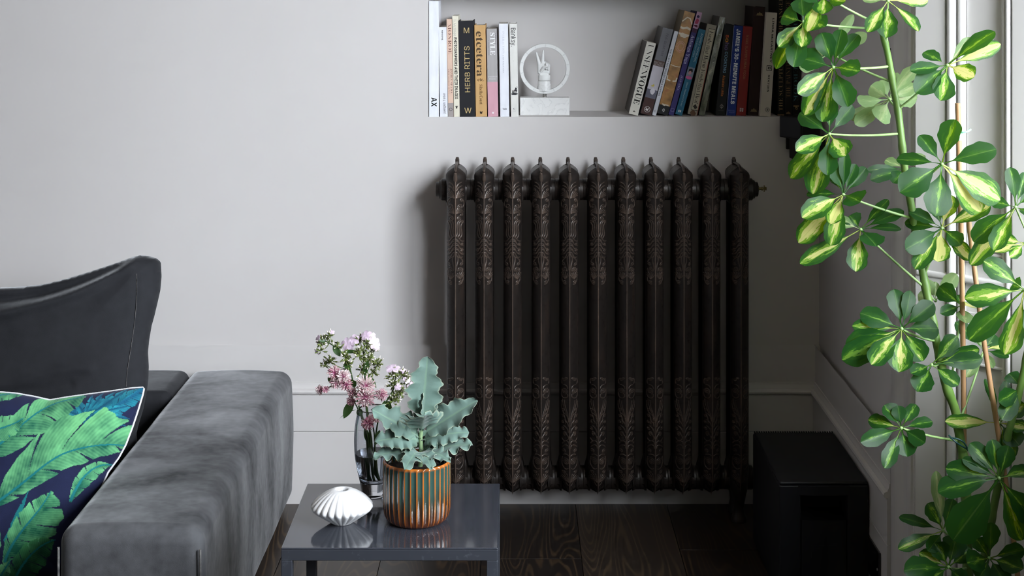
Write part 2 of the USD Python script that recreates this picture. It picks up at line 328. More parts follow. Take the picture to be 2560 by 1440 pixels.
def scroll_points():
    """the raised ornament of half a column as points (x from the ridge, height)"""
    L = []
    def sp(cx, cz, r, turns, a0, sg=1, r0=0.0008):
        t = np.linspace(0, 1, 90); a = a0 + sg * t * turns * 2 * PI; R = r0 + (r - r0) * t
        L.append(np.stack([cx + R * np.cos(a), cz + R * np.sin(a) * 1.15], 1))
    def cv(*p): L.append(spline(p, 70))
    # upper field, 0.655 to 0.945
    def fan(cx, cz, n, l, a0, a1):
        for a in np.linspace(a0, a1, n):
            e = V(cx + l * math.cos(a), cz + l * math.sin(a)); m = V(cx, cz) * .5 + e * .5 + V(0.0012 * math.cos(a + 1.4), 0.0012 * math.sin(a + 1.4)); cv(V(cx, cz), m, e)
    sp(0.0135, 0.672, 0.0052, 1.4, 0.3, -1); cv((0.0185, 0.672), (0.021, 0.684), (0.019, 0.696), (0.0215, 0.706))
    fan(0.0135, 0.680, 6, 0.0185, 0.75, 2.25)
    sp(0.0135, 0.7085, 0.0065, 1.6, 2.6, 1); sp(0.0165, 0.7225, 0.0042, 1.2, 5.0, -1)
    cv((0.007, 0.703), (0.004, 0.715), (0.0075, 0.73), (0.0045, 0.745)); cv((0.020, 0.727), (0.015, 0.737), (0.0085, 0.742), (0.003, 0.756))
    for z in (0.744, 0.756, 0.768, 0.780):
        cv((0.003, z + 0.012), (0.0075, z + 0.008), (0.0125, z - 0.002), (0.0195, z - 0.004)); cv((0.004, z + 0.019), (0.010, z + 0.014), (0.016, z + 0.006), (0.022, z + 0.004))
    sp(0.0175, 0.759, 0.0034, 1.1, 1.0, 1); sp(0.018, 0.777, 0.0036, 1.1, 4.0, -1)
    cv((0.003, 0.80), (0.0065, 0.815), (0.0055, 0.83), (0.010, 0.842)); cv((0.0075, 0.797), (0.0125, 0.812), (0.0105, 0.83), (0.015, 0.842)); cv((0.012, 0.793), (0.018, 0.806), (0.0155, 0.824), (0.0205, 0.836))
    sp(0.0115, 0.848, 0.0062, 1.5, 4.4, -1); sp(0.0185, 0.838, 0.004, 1.2, 2.0, 1); sp(0.0165, 0.858, 0.0036, 1.1, 0.4, 1)
    fan(0.004, 0.862, 5, 0.017, 0.15, 1.35)
    sp(0.0135, 0.881, 0.0068, 1.5, 1.2, 1); cv((0.020, 0.878), (0.0225, 0.893), (0.0165, 0.903), (0.007, 0.907)); sp(0.0175, 0.898, 0.004, 1.2, 3.0, -1)
    fan(0.003, 0.905, 5, 0.021, 0.25, 1.2); cv((0.004, 0.925), (0.010, 0.935), (0.018, 0.938)); cv((0.004, 0.932), (0.009, 0.944), (0.017, 0.948)); sp(0.0185, 0.927, 0.0034, 1.1, 3.4, 1)
    # lower field, 0.415 down to 0.09
    sp(0.0155, 0.402, 0.0042, 1.2, 3.6, -1); sp(0.0085, 0.407, 0.003, 1.0, 0.5, 1); cv((0.020, 0.403), (0.022, 0.396), (0.021, 0.389))
    sp(0.0145, 0.370, 0.0075, 2.0, 4.2, 1); cv((0.022, 0.372), (0.0225, 0.360), (0.018, 0.351), (0.0105, 0.352), (0.0065, 0.362)); cv((0.006, 0.378), (0.010, 0.386), (0.017, 0.387))
    cv((0.0195, 0.346), (0.0165, 0.326), (0.0095, 0.308), (0.005, 0.283)); cv((0.0145, 0.343), (0.012, 0.325), (0.0065, 0.309), (0.003, 0.289)); cv((0.0225, 0.34), (0.021, 0.32), (0.0155, 0.303), (0.0115, 0.28))
    for z in (0.318, 0.300, 0.283, 0.266): sp(0.0185, z, 0.0036, 1.2, z * 90, 1 if int(z * 1000) % 2 else -1); cv((0.004, z - 0.026), (0.0085, z - 0.015), (0.0150, z - 0.010))
    sp(0.0125, 0.253, 0.0052, 1.4, 1.0, -1); cv((0.003, 0.246), (0.007, 0.236), (0.0135, 0.232), (0.021, 0.238))
    for z in (0.225, 0.214): cv((0.0035, z), (0.0075, z + 0.008), (0.0145, z + 0.006), (0.020, z - 0.001))
    sp(0.0165, 0.205, 0.0045, 1.3, 2.2, 1)
    sp(0.0105, 0.176, 0.0085, 2.2, 1.57, -1); cv((0.020, 0.186), (0.0215, 0.172), (0.018, 0.160), (0.0115, 0.155), (0.005, 0.158)); cv((0.0035, 0.193), (0.0095, 0.196), (0.017, 0.193))
    sp(0.0155, 0.146, 0.0044, 1.3, 4.8, 1); fan(0.003, 0.118, 5, 0.024, 0.35, 1.35); sp(0.0125, 0.124, 0.0035, 1.2, 1.0, -1); cv((0.004, 0.108), (0.008, 0.113), (0.0105, 0.121))
    return np.vstack(L)

HALF = [(0.0772, 0.0006), (0.080, 0.0012), (0.085, 0.0030), (0.092, 0.0068), (0.100, 0.0115), (0.108, 0.0162), (0.117, 0.0208), (0.127, 0.0238), (0.137, 0.0252), (0.150, 0.0256), (0.90, 0.0254), (0.935, 0.0256),
        (0.950, 0.0270), (0.958, 0.0282), (0.966, 0.0280), (0.972, 0.0255), (0.977, 0.0205), (0.982, 0.0140), (0.986, 0.0080), (0.9885, 0.0030)]
DEEP = [(0.0772, 0.002), (0.085, 0.012), (0.10, 0.022), (0.12, 0.030), (0.14, 0.0335), (0.16, 0.034), (0.93, 0.034), (0.955, 0.0335), (0.968, 0.029), (0.977, 0.021), (0.984, 0.012), (0.9885, 0.004)]
def column(zs, nf, orn=None, ridge=0.0):
    hz, hw = np.array(HALF).T; dz, dw = np.array(DEEP).T
    a = np.interp(zs, hz, hw)[:, None]; b = np.interp(zs, dz, dw)[:, None]
    u = np.sin(np.linspace(-PI / 2, PI / 2, nf))[None]; ub = np.sin(np.linspace(PI / 2, -PI / 2, 13)[1:-1])[None]
    X = np.hstack([u * a, ub * a]); fr = 0.52 * (1 - np.abs(u)) + 0.48 * np.sqrt(np.maximum(0, 1 - u ** 2)); bk = np.sqrt(np.maximum(0, 1 - ub ** 2)) * 0.8
    Y = np.hstack([-b * fr, b * bk]); Z = np.repeat(zs[:, None], X.shape[1], 1)
    wear = np.zeros_like(X)
    rg = np.zeros_like(X); rg[:, :nf] = np.exp(-(X[:, :nf] / 0.0011) ** 2) * ridge
    if orn is not None:
        arc = np.abs(X[:, :nf]) * 1.18
        d = cKDTree(orn).query(np.stack([arc.ravel() / 1.18, Z[:, :nf].ravel()], 1), distance_upper_bound=0.006)[0].reshape(arc.shape)
        h = np.exp(-(np.minimum(d, 0.006) / 0.00095) ** 2) * (np.abs(u) < 0.93) * np.clip((np.abs(X[:, :nf]) - 0.0016) / 0.001, 0, 1)
        Y[:, :nf] -= h * 0.0019; X[:, :nf] += np.sign(X[:, :nf]) * h * 0.0005; wear[:, :nf] = h
    Y -= rg * 0.0011; wear = np.maximum(wear * 0.8, rg * 1.15)
    v = np.stack([X, Y, Z], -1); n, m = X.shape
    return v.reshape(-1, 3), grid_faces(n, m, wrap=True), wear.reshape(-1)
def bronze_col(wear, v, seed=0):
    n = meshkit.fbm(v * V(60, 60, 14) + seed * 7.3, 3)[:, None]
    base = V(0.021, 0.0165, 0.0145) * (0.75 + 0.5 * n) + V(0.012, 0.004, 0.0) * np.clip(n - 0.5, 0, 1) * 2
    return base + np.clip(wear, 0, 1)[:, None] * V(0.095, 0.066, 0.050) * (0.5 + n)
ORN = scroll_points()
zs = np.unique(np.round(np.concatenate([np.linspace(0.0772, 0.42, 340), np.linspace(0.42, 0.65, 12), np.linspace(0.65, 0.952, 300), np.linspace(0.952, 0.9885, 24)]), 5))
fv, ff, fw = column(zs, 53, ORN, ridge=1.0)
fv = fv + V(0, -0.166, 0)
zb = np.unique(np.concatenate([[h[0] for h in HALF], np.linspace(0.2, 0.9, 6)]))
bv, bf, bw = column(zb, 13); bv = bv * V(1, -0.9, 1) + V(0, -0.078, 0); bf = bf[:, ::-1]
def saddle():                                  # the rounded head and foot that join the front column to the back one
    ms = []
    hz, hw = np.array(HALF).T
    for z0, z1 in ((0.885, 0.984), (0.092, 0.155)):
        zz = np.linspace(z0, z1, 16); a = np.interp(zz, hz, hw) * 0.985
        y = np.linspace(-0.17, -0.072, 5)
        ring = np.concatenate([np.stack([-a, zz], 1), np.stack([a, zz], 1)[::-1]])
        v = np.stack([np.repeat(ring[None, :, 0], 5, 0), np.repeat(y[:, None], len(ring), 1), np.repeat(ring[None, :, 1], 5, 0)], -1)
        ms.append(trimesh.Trimesh(v.reshape(-1, 3), grid_faces(5, len(ring), wrap=True), process=False))
    fl_ = [(0.0774, 0.0008), (0.080, 0.006), (0.084, 0.0135), (0.089, 0.0205), (0.0945, 0.0265), (0.0985, 0.0300), (0.1003, 0.0330), (0.118, 0.0338), (0.138, 0.0332), (0.150, 0.0300), (0.168, 0.0255)]
    ms.append(prism([(-w, z) for z, w in fl_] + [(w, z) for z, w in fl_[::-1]], 0.062, 'y', -0.153))
    ft = [(0.884, 0.0255), (0.890, 0.0285), (0.895, 0.0300), (0.945, 0.0300), (0.951, 0.0278)]
    ms.append(prism([(-w, z) for z, w in ft] + [(w, z) for z, w in ft[::-1]], 0.055, 'y', -0.150))
    return ms
def knobs():
    drop = lathe([(0.0002, -0.0195), (0.0028, -0.0185), (0.0052, -0.014), (0.0060, -0.009), (0.0056, -0.003), (0.0046, 0.003), (0.0042, 0.007), (0.0036, 0.0095), (0.0002, 0.0105)], 14)
    front = xf(drop, rotm(14, (1, 0, 0)), (0, -0.1985, 0.9665))
    back = cat([rbox(-0.0056, 0.0056, -0.062, -0.046, 0.975, 0.9985, 0.0030, 3), rbox(-0.0046, 0.0046, -0.058, -0.048, 0.995, 1.0025, 0.0028, 3)])
    crest = tube(spline([(0, -0.194, 0.978), (0, -0.17, 0.989), (0, -0.12, 0.9905), (0, -0.07, 0.988), (0, -0.052, 0.984)], 16), 0.0042, 8)
    return [front, back, crest]
HUBT, HUBB = 0.920, 0.110
def hubs(left=True, right=True):
    P = 0.079; ms = []
    for hz, r in ((HUBT, 0.0300), (HUBB, 0.0325)):
        prof = [(r + 0.004, 0.020), (r + 0.0035, 0.024), (r + 0.0005, 0.0265), (r, 0.030), (r, 0.0385), (r - 0.0006, 0.0392)]
        h = lathe(prof, 28)
        for s, ok in ((1, right), (-1, left)):
            if ok:
                m = h.copy(); m.apply_transform(rotm(90 * s, (0, 1, 0))); m.apply_translation((0, -0.122, hz)); ms.append(m)
    return ms
def leg():
    prof = [(0.0225, 0.0), (0.0225, 0.006), (0.0205, 0.012), (0.0165, 0.020), (0.0140, 0.034), (0.0150, 0.050), (0.0190, 0.068), (0.0235, 0.088), (0.0250, 0.12), (0.0245, 0.15)]
    m = lathe(prof, 26, lambda a, z: 1 + 0.05 * np.cos(a * 10) * np.exp(-((z - 0.04) / 0.03) ** 2)); m.vertices = m.vertices * V(1, 1.15, 1); return m
RX = -0.1676; PITCH = 0.079
rad = thing('radiator', 'dark bronze cast iron column radiator with raised scrollwork standing against the wall', 'radiator', (RX, 0, 0))
base_v = np.vstack([fv, bv]); base_f = np.vstack([ff, bf + len(fv)]); base_w = np.concatenate([fw, bw])
for i in range(11):
    extra = cat(saddle() + knobs() + hubs(i > 0, i < 10))
    ev = np.array(extra.vertices); ew = np.clip((ev[:, 2] - 0.972) / 0.04, 0, 1) * 0.5 + np.exp(-((ev[:, 1] + 0.2) / 0.006) ** 2) * 0.6
    v = np.vstack([base_v, ev]); f = np.vstack([base_f, np.array(extra.faces) + len(base_v)])
    s = trimesh.Trimesh(v, f, process=False)
    sec = obj('section', xf(s, t=(i * PITCH, 0, 0)), 'bronze', rad, col=bronze_col(np.concatenate([base_w, ew]), v, i))
for i in (0, 10):
    for y in (-0.155, -0.075):
        l = leg(); l.apply_translation((i * PITCH, y, 0)); obj('leg', l, 'bronze', rad, col=bronze_col(np.zeros(len(l.vertices)), l.vertices, i))
def plug(sign):
    ms = []
    for hz, r in ((HUBT, 0.031), (HUBB, 0.033)):
        m = lathe([(r, 0.020), (r, 0.040), (r - 0.002, 0.0425), (0.026, 0.0432), (0.026, 0.047), (0.0255, 0.048), (0.021, 0.0484), (0.0205, 0.0562), (0.019, 0.0575), (0.0002, 0.0576)], 28)
        m.apply_transform(rotm(90 * sign, (0, 1, 0))); m.apply_translation((0 if sign < 0 else 10 * PITCH, -0.122, hz)); ms.append(m)
    return ms
for sg in (-1, 1):
    for m in plug(sg): obj('end_plug', m, 'bronze', rad, col=bronze_col(np.zeros(len(m.vertices)), m.vertices, 3))
bleed = lathe([(0.0075, 0), (0.0075, 0.003), (0.004, 0.0035), (0.004, 0.010), (0.0055, 0.0105), (0.0055, 0.014), (0.0030, 0.0145), (0.0030, 0.020), (0.0052, 0.0205), (0.0052, 0.0245), (0.0002, 0.025)], 16)
bleed = cat([xf(bleed, rotm(90, (0, 1, 0))), box(0.017, 0.0195, -0.0016, 0.0016, -0.009, 0.009)])
bleed.apply_translation((10 * PITCH + 0.0575, -0.122, HUBT + 0.002)); obj('air_vent', bleed, 'brass_old', rad, label='small brass air vent')

# ------------------------------------------------------------------ black loudspeakers and the plates on the right-hand wall
noisy('black_plastic', (0.0042, 0.0043, 0.0060), (0.0055, 0.0056, 0.0072), scale=300, rough=0.5, bump=0.15, bscale=1500, dist=0.0003, specular_ior_level=0.3)
plain('black_recess', (0.003, 0.003, 0.0035), 0.7)
plain('black_gloss', (0.006, 0.006, 0.007), 0.12)
plain('nickel', (0.35, 0.34, 0.32), 0.3, metallic=1.0)
SX0, SX1, SY0, SY1, SZ = 0.636, 0.852, -0.735, -0.315, 0.297
sp_ = thing('subwoofer', 'black floor-standing bass speaker box in the corner beside the radiator', 'speaker', ((SX0 + SX1) / 2, (SY0 + SY1) / 2, 0))
hx, hy = (SX1 - SX0) / 2, (SY1 - SY0) / 2
obj('cabinet', rbox(-hx, hx, -hy + 0.10, hy, 0.006, SZ - 0.0045, 0.006, 3), 'black_plastic', sp_)
obj('top_panel', rbox(-hx + 0.001, hx - 0.001, -hy + 0.004, hy - 0.012, SZ - 0.008, SZ, 0.004, 3), 'black_plastic', sp_)
rid = cat([rbox(-hx + 0.003 + k * 0.0063, -hx + 0.0065 + k * 0.0063, hy - 0.010, hy - 0.001, SZ - 0.012, SZ + 0.0005, 0.0012, 1) for k in range(34)]); obj('rear_ribs', rid, 'black_plastic', sp_)
# front baffle: side cheeks, bowed top lip, recess, lower bowed door
obj('side_cheek', rbox(-hx, -hx + 0.052, -hy, -hy + 0.11, 0.006, SZ - 0.008, 0.004, 3), 'black_plastic', sp_)
obj('side_cheek', rbox(hx - 0.052, hx, -hy, -hy + 0.11, 0.006, SZ - 0.008, 0.004, 3), 'black_plastic', sp_)
arc = [(x_, -hy - 0.008 * (1 - (x_ / 0.066) ** 2)) for x_ in np.linspace(-0.062, 0.062, 15)]
obj('lip', prism(arc + [(0.062, -hy + 0.105), (-0.062, -hy + 0.105)], 0.022, at0=SZ - 0.030), 'black_plastic', sp_)
obj('recess', box(-0.06, 0.06, -hy + 0.096, -hy + 0.104, 0.02, SZ - 0.028), 'black_recess', sp_, smooth=False)
arc = [(x_, -hy + 0.004 - 0.007 * (1 - (x_ / 0.06) ** 2)) for x_ in np.linspace(-0.054, 0.054, 15)]
obj('door', cat([prism(arc + [(0.054, -hy + 0.10), (-0.054, -hy + 0.10)], 0.175, at0=0.03), prism([(x_, y_ * 0.999 - 0.0015) for x_, y_ in arc] + [(0.054, -hy + 0.02), (-0.054, -hy + 0.02)], 0.006, at0=0.2)]), 'black_plastic', sp_)
arc2 = [(x_, -hy + 0.004 - 0.007 * (1 - (x_ / 0.06) ** 2) - 0.0012) for x_ in np.linspace(-0.031, 0.031, 11)]
obj('badge_plate', prism(arc2 + [(0.031, -hy + 0.01), (-0.031, -hy + 0.01)], 0.030, at0=0.116), 'black_plastic', sp_)
for sx in (-1, 1):
    for sy in (-1, 1): obj('foot', xf(lathe([(0.0002, 0), (0.010, 0), (0.011, 0.008), (0.0002, 0.0085)], 14), t=(sx * (hx - 0.03), sy * (hy - 0.04), 0)), 'black_recess', sp_)

cs = thing('cube_speaker', 'pair of stacked small black cube speakers on the wall under the book niche', 'speaker', (0.72, -0.0, 1.0))
def cube(w, h, d): return rbox(-w / 2, w / 2, -d / 2, d / 2, 0, h, 0.004, 3)
obj('cube', xf(cube(0.080, 0.0615, 0.085), rotm(35, (0, 0, 1)), (0.088, -0.072, 0.060)), 'black_plastic', cs)
obj('cube', xf(cube(0.078, 0.0615, 0.085), rotm(10, (0, 0, 1)), (0.110, -0.066, -0.003)), 'black_plastic', cs)
obj('grille', xf(rbox(-0.034, 0.034, -0.044, -0.042, 0.005, 0.0565, 0.001, 1), rotm(35, (0, 0, 1)), (0.088, -0.072, 0.060)), 'black_recess', cs)
obj('grille', xf(rbox(-0.033, 0.033, -0.044, -0.042, 0.005, 0.0565, 0.001, 1), rotm(10, (0, 0, 1)), (0.110, -0.066, -0.003)), 'black_recess', cs)
obj('wall_bracket', cat([rbox(0.06, 0.10, -0.01, 0.0, 0.02, 0.10, 0.002, 1), tube([(0.08, -0.008, 0.06), (0.08, -0.05, 0.06)], 0.010, 10)]), 'black_recess', cs)

so = thing('socket_plate', 'glossy black socket plate low on the right-hand skirting beside the bass speaker', 'socket', (XR - 0.022, -0.775, 0.125))
obj('plate', rbox(-0.006, 0.0, -0.073, 0.073, -0.043, 0.043, 0.002, 2), 'black_gloss', so)
for sy in (-0.06, 0.06): obj('screw', xf(lathe([(0.0002, 0), (0.0035, 0), (0.003, 0.0012), (0.0002, 0.0014)], 12), rotm(-90, (0, 1, 0)), (-0.006, sy, 0)), 'nickel', so)
for sy in (-0.03, 0.03): obj('rocker', rbox(-0.009, -0.005, sy - 0.008, sy + 0.008, 0.012, 0.03, 0.001, 1), 'black_gloss', so)
pl = thing('wall_plate', 'small dark brown plate on the right-hand wall next to the window casing', 'plate', (XR, -0.873, 1.332))
noisy('brown_plate', (0.02, 0.008, 0.006), (0.03, 0.013, 0.01), scale=60, rough=0.4)
obj('plate', rbox(-0.008, 0.0, -0.011, 0.011, -0.018, 0.018, 0.002, 2), 'brown_plate', pl)
for z_ in (0.0165, -0.0195): obj('trim', rbox(-0.0092, 0, -0.0125, 0.0125, z_, z_ + 0.003, 0.001, 1), 'black_plastic', pl)
# ------------------------------------------------------------------ grey velvet sofa
def velvet(name, dark, light, lo=0.40, hi=0.62, sheen=0.5):
    n = {'tc': ('texture_coordinate', {}), 'mp': ('mapping', {'scale': (0.8, 1.3, 0.55)}), 'n': ('noise_texture', {'scale': 5.0, 'detail': 3.5, 'roughness': 0.55, 'distortion': 0.25}),
         'n3': ('noise_texture', {'scale': 55.0, 'detail': 3.0}), 'ad': ('math', {'math_type': 'multiply_add', 'value2': 0.22}), 'r': ('rgb_ramp', {'ramp': [(lo + .11, dark), (hi + .11, light)]}),
         'n2': ('noise_texture', {'scale': 700.0, 'detail': 2.0}), 'b': ('bump', {'strength': 0.25, 'distance': 0.001}),
         'sm': ('map_range', {'from_min': lo + .11, 'from_max': hi + .11, 'to_min': sheen * 0.25, 'to_max': sheen, 'clamp': True}), 'p': ('principled_bsdf', {'roughness': 0.85, 'specular_ior_level': 0.15, 'sheen_roughness': 0.30, 'sheen_tint': (0.95, 0.97, 1.0)})}
    l = [('ad.value', 'sm.value'), ('sm.result', 'p.sheen_weight'), ('tc.object', 'mp.vector'), ('mp.vector', 'n.vector'), ('tc.object', 'n3.vector'), ('n3.fac', 'ad.value1'), ('n.fac', 'ad.value3'), ('ad.value', 'r.fac'), ('r.color', 'p.base_color'), ('tc.object', 'n2.vector'), ('n2.fac', 'b.height'), ('b.normal', 'p.normal')]
    return mat(name, n, l)
velvet('velvet', (0.028, 0.0285, 0.031), (0.125, 0.128, 0.136), 0.30, 0.74, 1.0)
velvet('velvet_dark', (0.014, 0.0145, 0.017), (0.028, 0.029, 0.033), 0.25, 0.72, 0.62)
noisy('worn_edge', (0.04, 0.04, 0.042), (0.16, 0.155, 0.15), scale=60, rough=0.9)
AX0, AX1, AY0, AY1, AZ = -0.935, -0.642, -1.318, -0.035, 0.392
so_ = thing('sofa', 'low dark grey velvet sofa with a broad square arm beside the side table', 'sofa', (-1.6, -0.65, 0))
sl = lambda m: xf(m, t=(1.6, 0.65, 0))
def soft(m, amp, scale, seed):
    n = meshkit.fbm(m.vertices * scale + seed, 3) - 0.5; nrm = trimesh.Trimesh(m.vertices, m.faces, process=False).vertex_normals
    m.vertices = m.vertices + nrm * (n * 2 * amp)[:, None]; return m
arm = rbox(AX0, AX1, AY0, AY1, 0.025, AZ, 0.034, 6, fine=0.02)
v = arm.vertices.copy(); up = np.clip((v[:, 2] - 0.3) / 0.1, 0, 1)
v[:, 2] += up * (0.006 * np.cos((v[:, 0] - (AX0 + AX1) / 2) / 0.147 * PI / 2) + 0.004 * (meshkit.noise(v * 6) - .5)); v[:, 0] += (v[:, 0] > -0.7) * 0.008 * np.sin(np.clip(v[:, 2] / AZ, 0, 1) * PI) + 0.004 * (meshkit.noise(v * V(5, 5, 8) + 3) - .5); arm.vertices = v
obj('arm', sl(arm), 'velvet', so_, smooth=True)
seam = [(AX1 - 0.006, AY0 + 0.002, z) for z in np.linspace(0.03, AZ - 0.040, 12)]
obj('seam', sl(cat([tube(np.array(seam) + V(0.0045, -0.0005, 0), 0.0028, 6)])), 'worn_edge', so_, label='worn pale seam on the front corner of the arm')
seam2 = [(AX0 + 0.0025, AY0 + 0.0025, z) for z in np.linspace(0.03, AZ - 0.036, 12)]
obj('seam', sl(tube(np.array(seam2), 0.0028, 6)), 'worn_edge', so_)
obj('back', sl(soft(rbox(-3.1, AX0 + 0.004, -0.30, -0.037, 0.03, AZ + 0.003, 0.03, 4, fine=0.04), 0.003, 7, 2)), 'velvet_dark', so_, smooth=True)
obj('seat_cushion', sl(soft(rbox(-1.75, AX0 - 0.004, -1.29, -0.30, 0.09, 0.168, 0.035, 4, fine=0.05), 0.005, 5, 4)), 'velvet_dark', so_, smooth=True)
obj('seat_cushion', sl(soft(rbox(-2.56, -1.755, -1.29, -0.30, 0.09, 0.168, 0.035, 4, fine=0.05), 0.005, 5, 5)), 'velvet_dark', so_, smooth=True)
obj('base', sl(rbox(-3.1, AX0 + 0.01, -1.28, -0.04, 0.02, 0.095, 0.01, 2)), 'velvet_dark', so_)
for x in (-3.0, -0.79):
    for y in (-1.25, -0.1): obj('foot', sl(box(x - .03, x + .03, y - .03, y + .03, 0, 0.03)), 'black_recess', so_, smooth=False)

# cushions: a flat outline in the cushion's own plane, puffed up to a pillow
def puff(poly, T, R, step, relief=None, back=1.0, p=0.5):
    """poly: outline in the plane; thickness rises from the rim as 1-(1-d/R)^2; relief(a, b) is added to the front"""
    P = Polygon(poly).buffer(0); x0, y0, x1, y1 = P.bounds
    gx, gy = np.meshgrid(np.arange(x0, x1, step), np.arange(y0, y1, step)); g = np.stack([gx.ravel(), gy.ravel()], 1)
    g = g[shapely.contains_xy(P.buffer(-step * 0.6), g[:, 0], g[:, 1])]
    n = int(P.length / step); rim = np.array([P.exterior.interpolate(i / n, normalized=True).coords[0] for i in range(n)])
    pts = np.vstack([rim, g])
    from scipy.spatial import Delaunay
    tri = Delaunay(pts).simplices; c = pts[tri].mean(1); tri = tri[shapely.contains_xy(P, c[:, 0], c[:, 1])]
    a = pts[tri[:, 1]] - pts[tri[:, 0]]; b = pts[tri[:, 2]] - pts[tri[:, 0]]; flip = (a[:, 0] * b[:, 1] - a[:, 1] * b[:, 0]) < 0; tri[flip] = tri[flip][:, ::-1]
    d = shapely.distance(P.exterior, shapely.points(pts)); d[:n] = 0
    h = T * (1 - (1 - np.minimum(d / R, 1)) ** 2) ** p
    hf = h + (0 if relief is None else relief(pts) * np.minimum(1, d / (R * 0.25)))
    vf = np.column_stack([pts, hf]); vb = np.column_stack([g, -h[n:] * back])
    m = np.arange(len(pts)); m[n:] += len(g)
    return np.vstack([vf, vb]), np.vstack([tri, m[tri][:, ::-1]]), len(pts), pts
class Plane:                                   # a leaning plane: rays of the outline meet it; a along the width, b up the cushion, third axis to the front
    def __init__(s, o, a, b): s.o = np.array(o, float); s.a = V(*a) / np.linalg.norm(a); bb = V(*b); bb = bb - s.a * (bb @ s.a); s.b = bb / np.linalg.norm(bb); s.n = np.cross(s.a, s.b)
    def uv(s, px, py):
        e = V(0, CAM_Y, CAM_Z); r = V((px - VX) / FOC, 1, -(py - VY) / FOC); t = ((s.o - e) @ s.n) / (r @ s.n); q = e + r * t - s.o; return V(q @ s.a, q @ s.b)
    def out(s, v): return v[:, :1] * s.a + v[:, 1:2] * s.b + v[:, 2:3] * s.n
def ridge_field(lines, pts):
    o = np.zeros(len(pts))
    for pl_, amp, w in lines:
        c = spline(pl_, 120); d = cKDTree(c).query(pts)[0]; o += amp * np.exp(-(d / w) ** 2)
    return o
bp = Plane(at(300, 1100, 3.86), (1, -0.03, 0), (0, 0.30, 1))
OUT = [(-430, 720), (-200, 722), (-60, 722), (0, 719), (60, 716), (112, 710), (165, 697), (215, 682), (262, 667), (303, 653), (332, 642), (352, 638), (372, 640), (392, 646), (402, 655), (404, 690), (401, 725), (395, 752), (386, 790), (379, 815), (373, 850), (370, 880), (372, 915),
       (371, 950), (366, 985), (358, 1025), (347, 1060), (341, 1085), (344, 1105), (320, 1165), (200, 1190), (-100, 1190), (-430, 1190)]
o2 = [bp.uv(*q) for q in OUT]
folds = [([bp.uv(*q) for q in ((352, 655), (300, 690), (220, 735), (120, 768), (0, 795), (-150, 810))], 0.022, 0.016), ([bp.uv(*q) for q in ((300, 668), (200, 708), (100, 738), (0, 752), (-150, 760))], -0.026, 0.016),
         ([bp.uv(*q) for q in ((270, 672), (150, 712), (40, 728), (-100, 735))], 0.018, 0.012), ([bp.uv(*q) for q in ((356, 700), (350, 800), (336, 900), (328, 975))], -0.0025, 0.004),
         ([bp.uv(*q) for q in ((-100, 985), (40, 965), (150, 935), (250, 925))], 0.007, 0.014), ([bp.uv(*q) for q in ((-100, 1000), (60, 985), (200, 965))], -0.006, 0.012), ([bp.uv(*q) for q in ((390, 760), (370, 880), (365, 980))], 0.004, 0.009)]
v, f, nf, pts = puff(o2, 0.085, 0.17, 0.006, lambda p: ridge_field(folds, p) + 0.006 * (meshkit.fbm(np.column_stack([p * 9, p[:, :1] * 0]), 3) - .5), back=0.7)
bc = thing('back_cushion', 'large charcoal velvet back cushion slumped on the sofa against the pale wall', 'cushion', bp.o)
obj('cover', (bp.out(v), f), 'velvet_dark', bc, smooth=True)
tuft = bp.uv(352, 660)
obj('corner_tuck', trimesh.Trimesh(bp.out(np.array(trimesh.creation.icosphere(3, 1.0).vertices) * V(0.014, 0.020, 0.010) + V(tuft[0], tuft[1], 0.014)), trimesh.creation.icosphere(3, 1.0).faces, process=False), 'velvet_dark', bc, smooth=True, label='puckered corner tuck')
sm = spline([bp.uv(*q) for q in ((357, 690), (352, 790), (338, 890), (330, 968))], 30); dd = np.column_stack([sm, np.full(len(sm), 0.0)])
dP = shapely.distance(Polygon(o2).exterior, shapely.points(sm)); dd[:, 2] = 0.085 * (1 - (1 - np.minimum(dP / 0.17, 1)) ** 2) ** 0.5 + 0.0005
obj('stitching', tube(bp.out(dd), 0.0008, 5), 'worn_edge', bc)

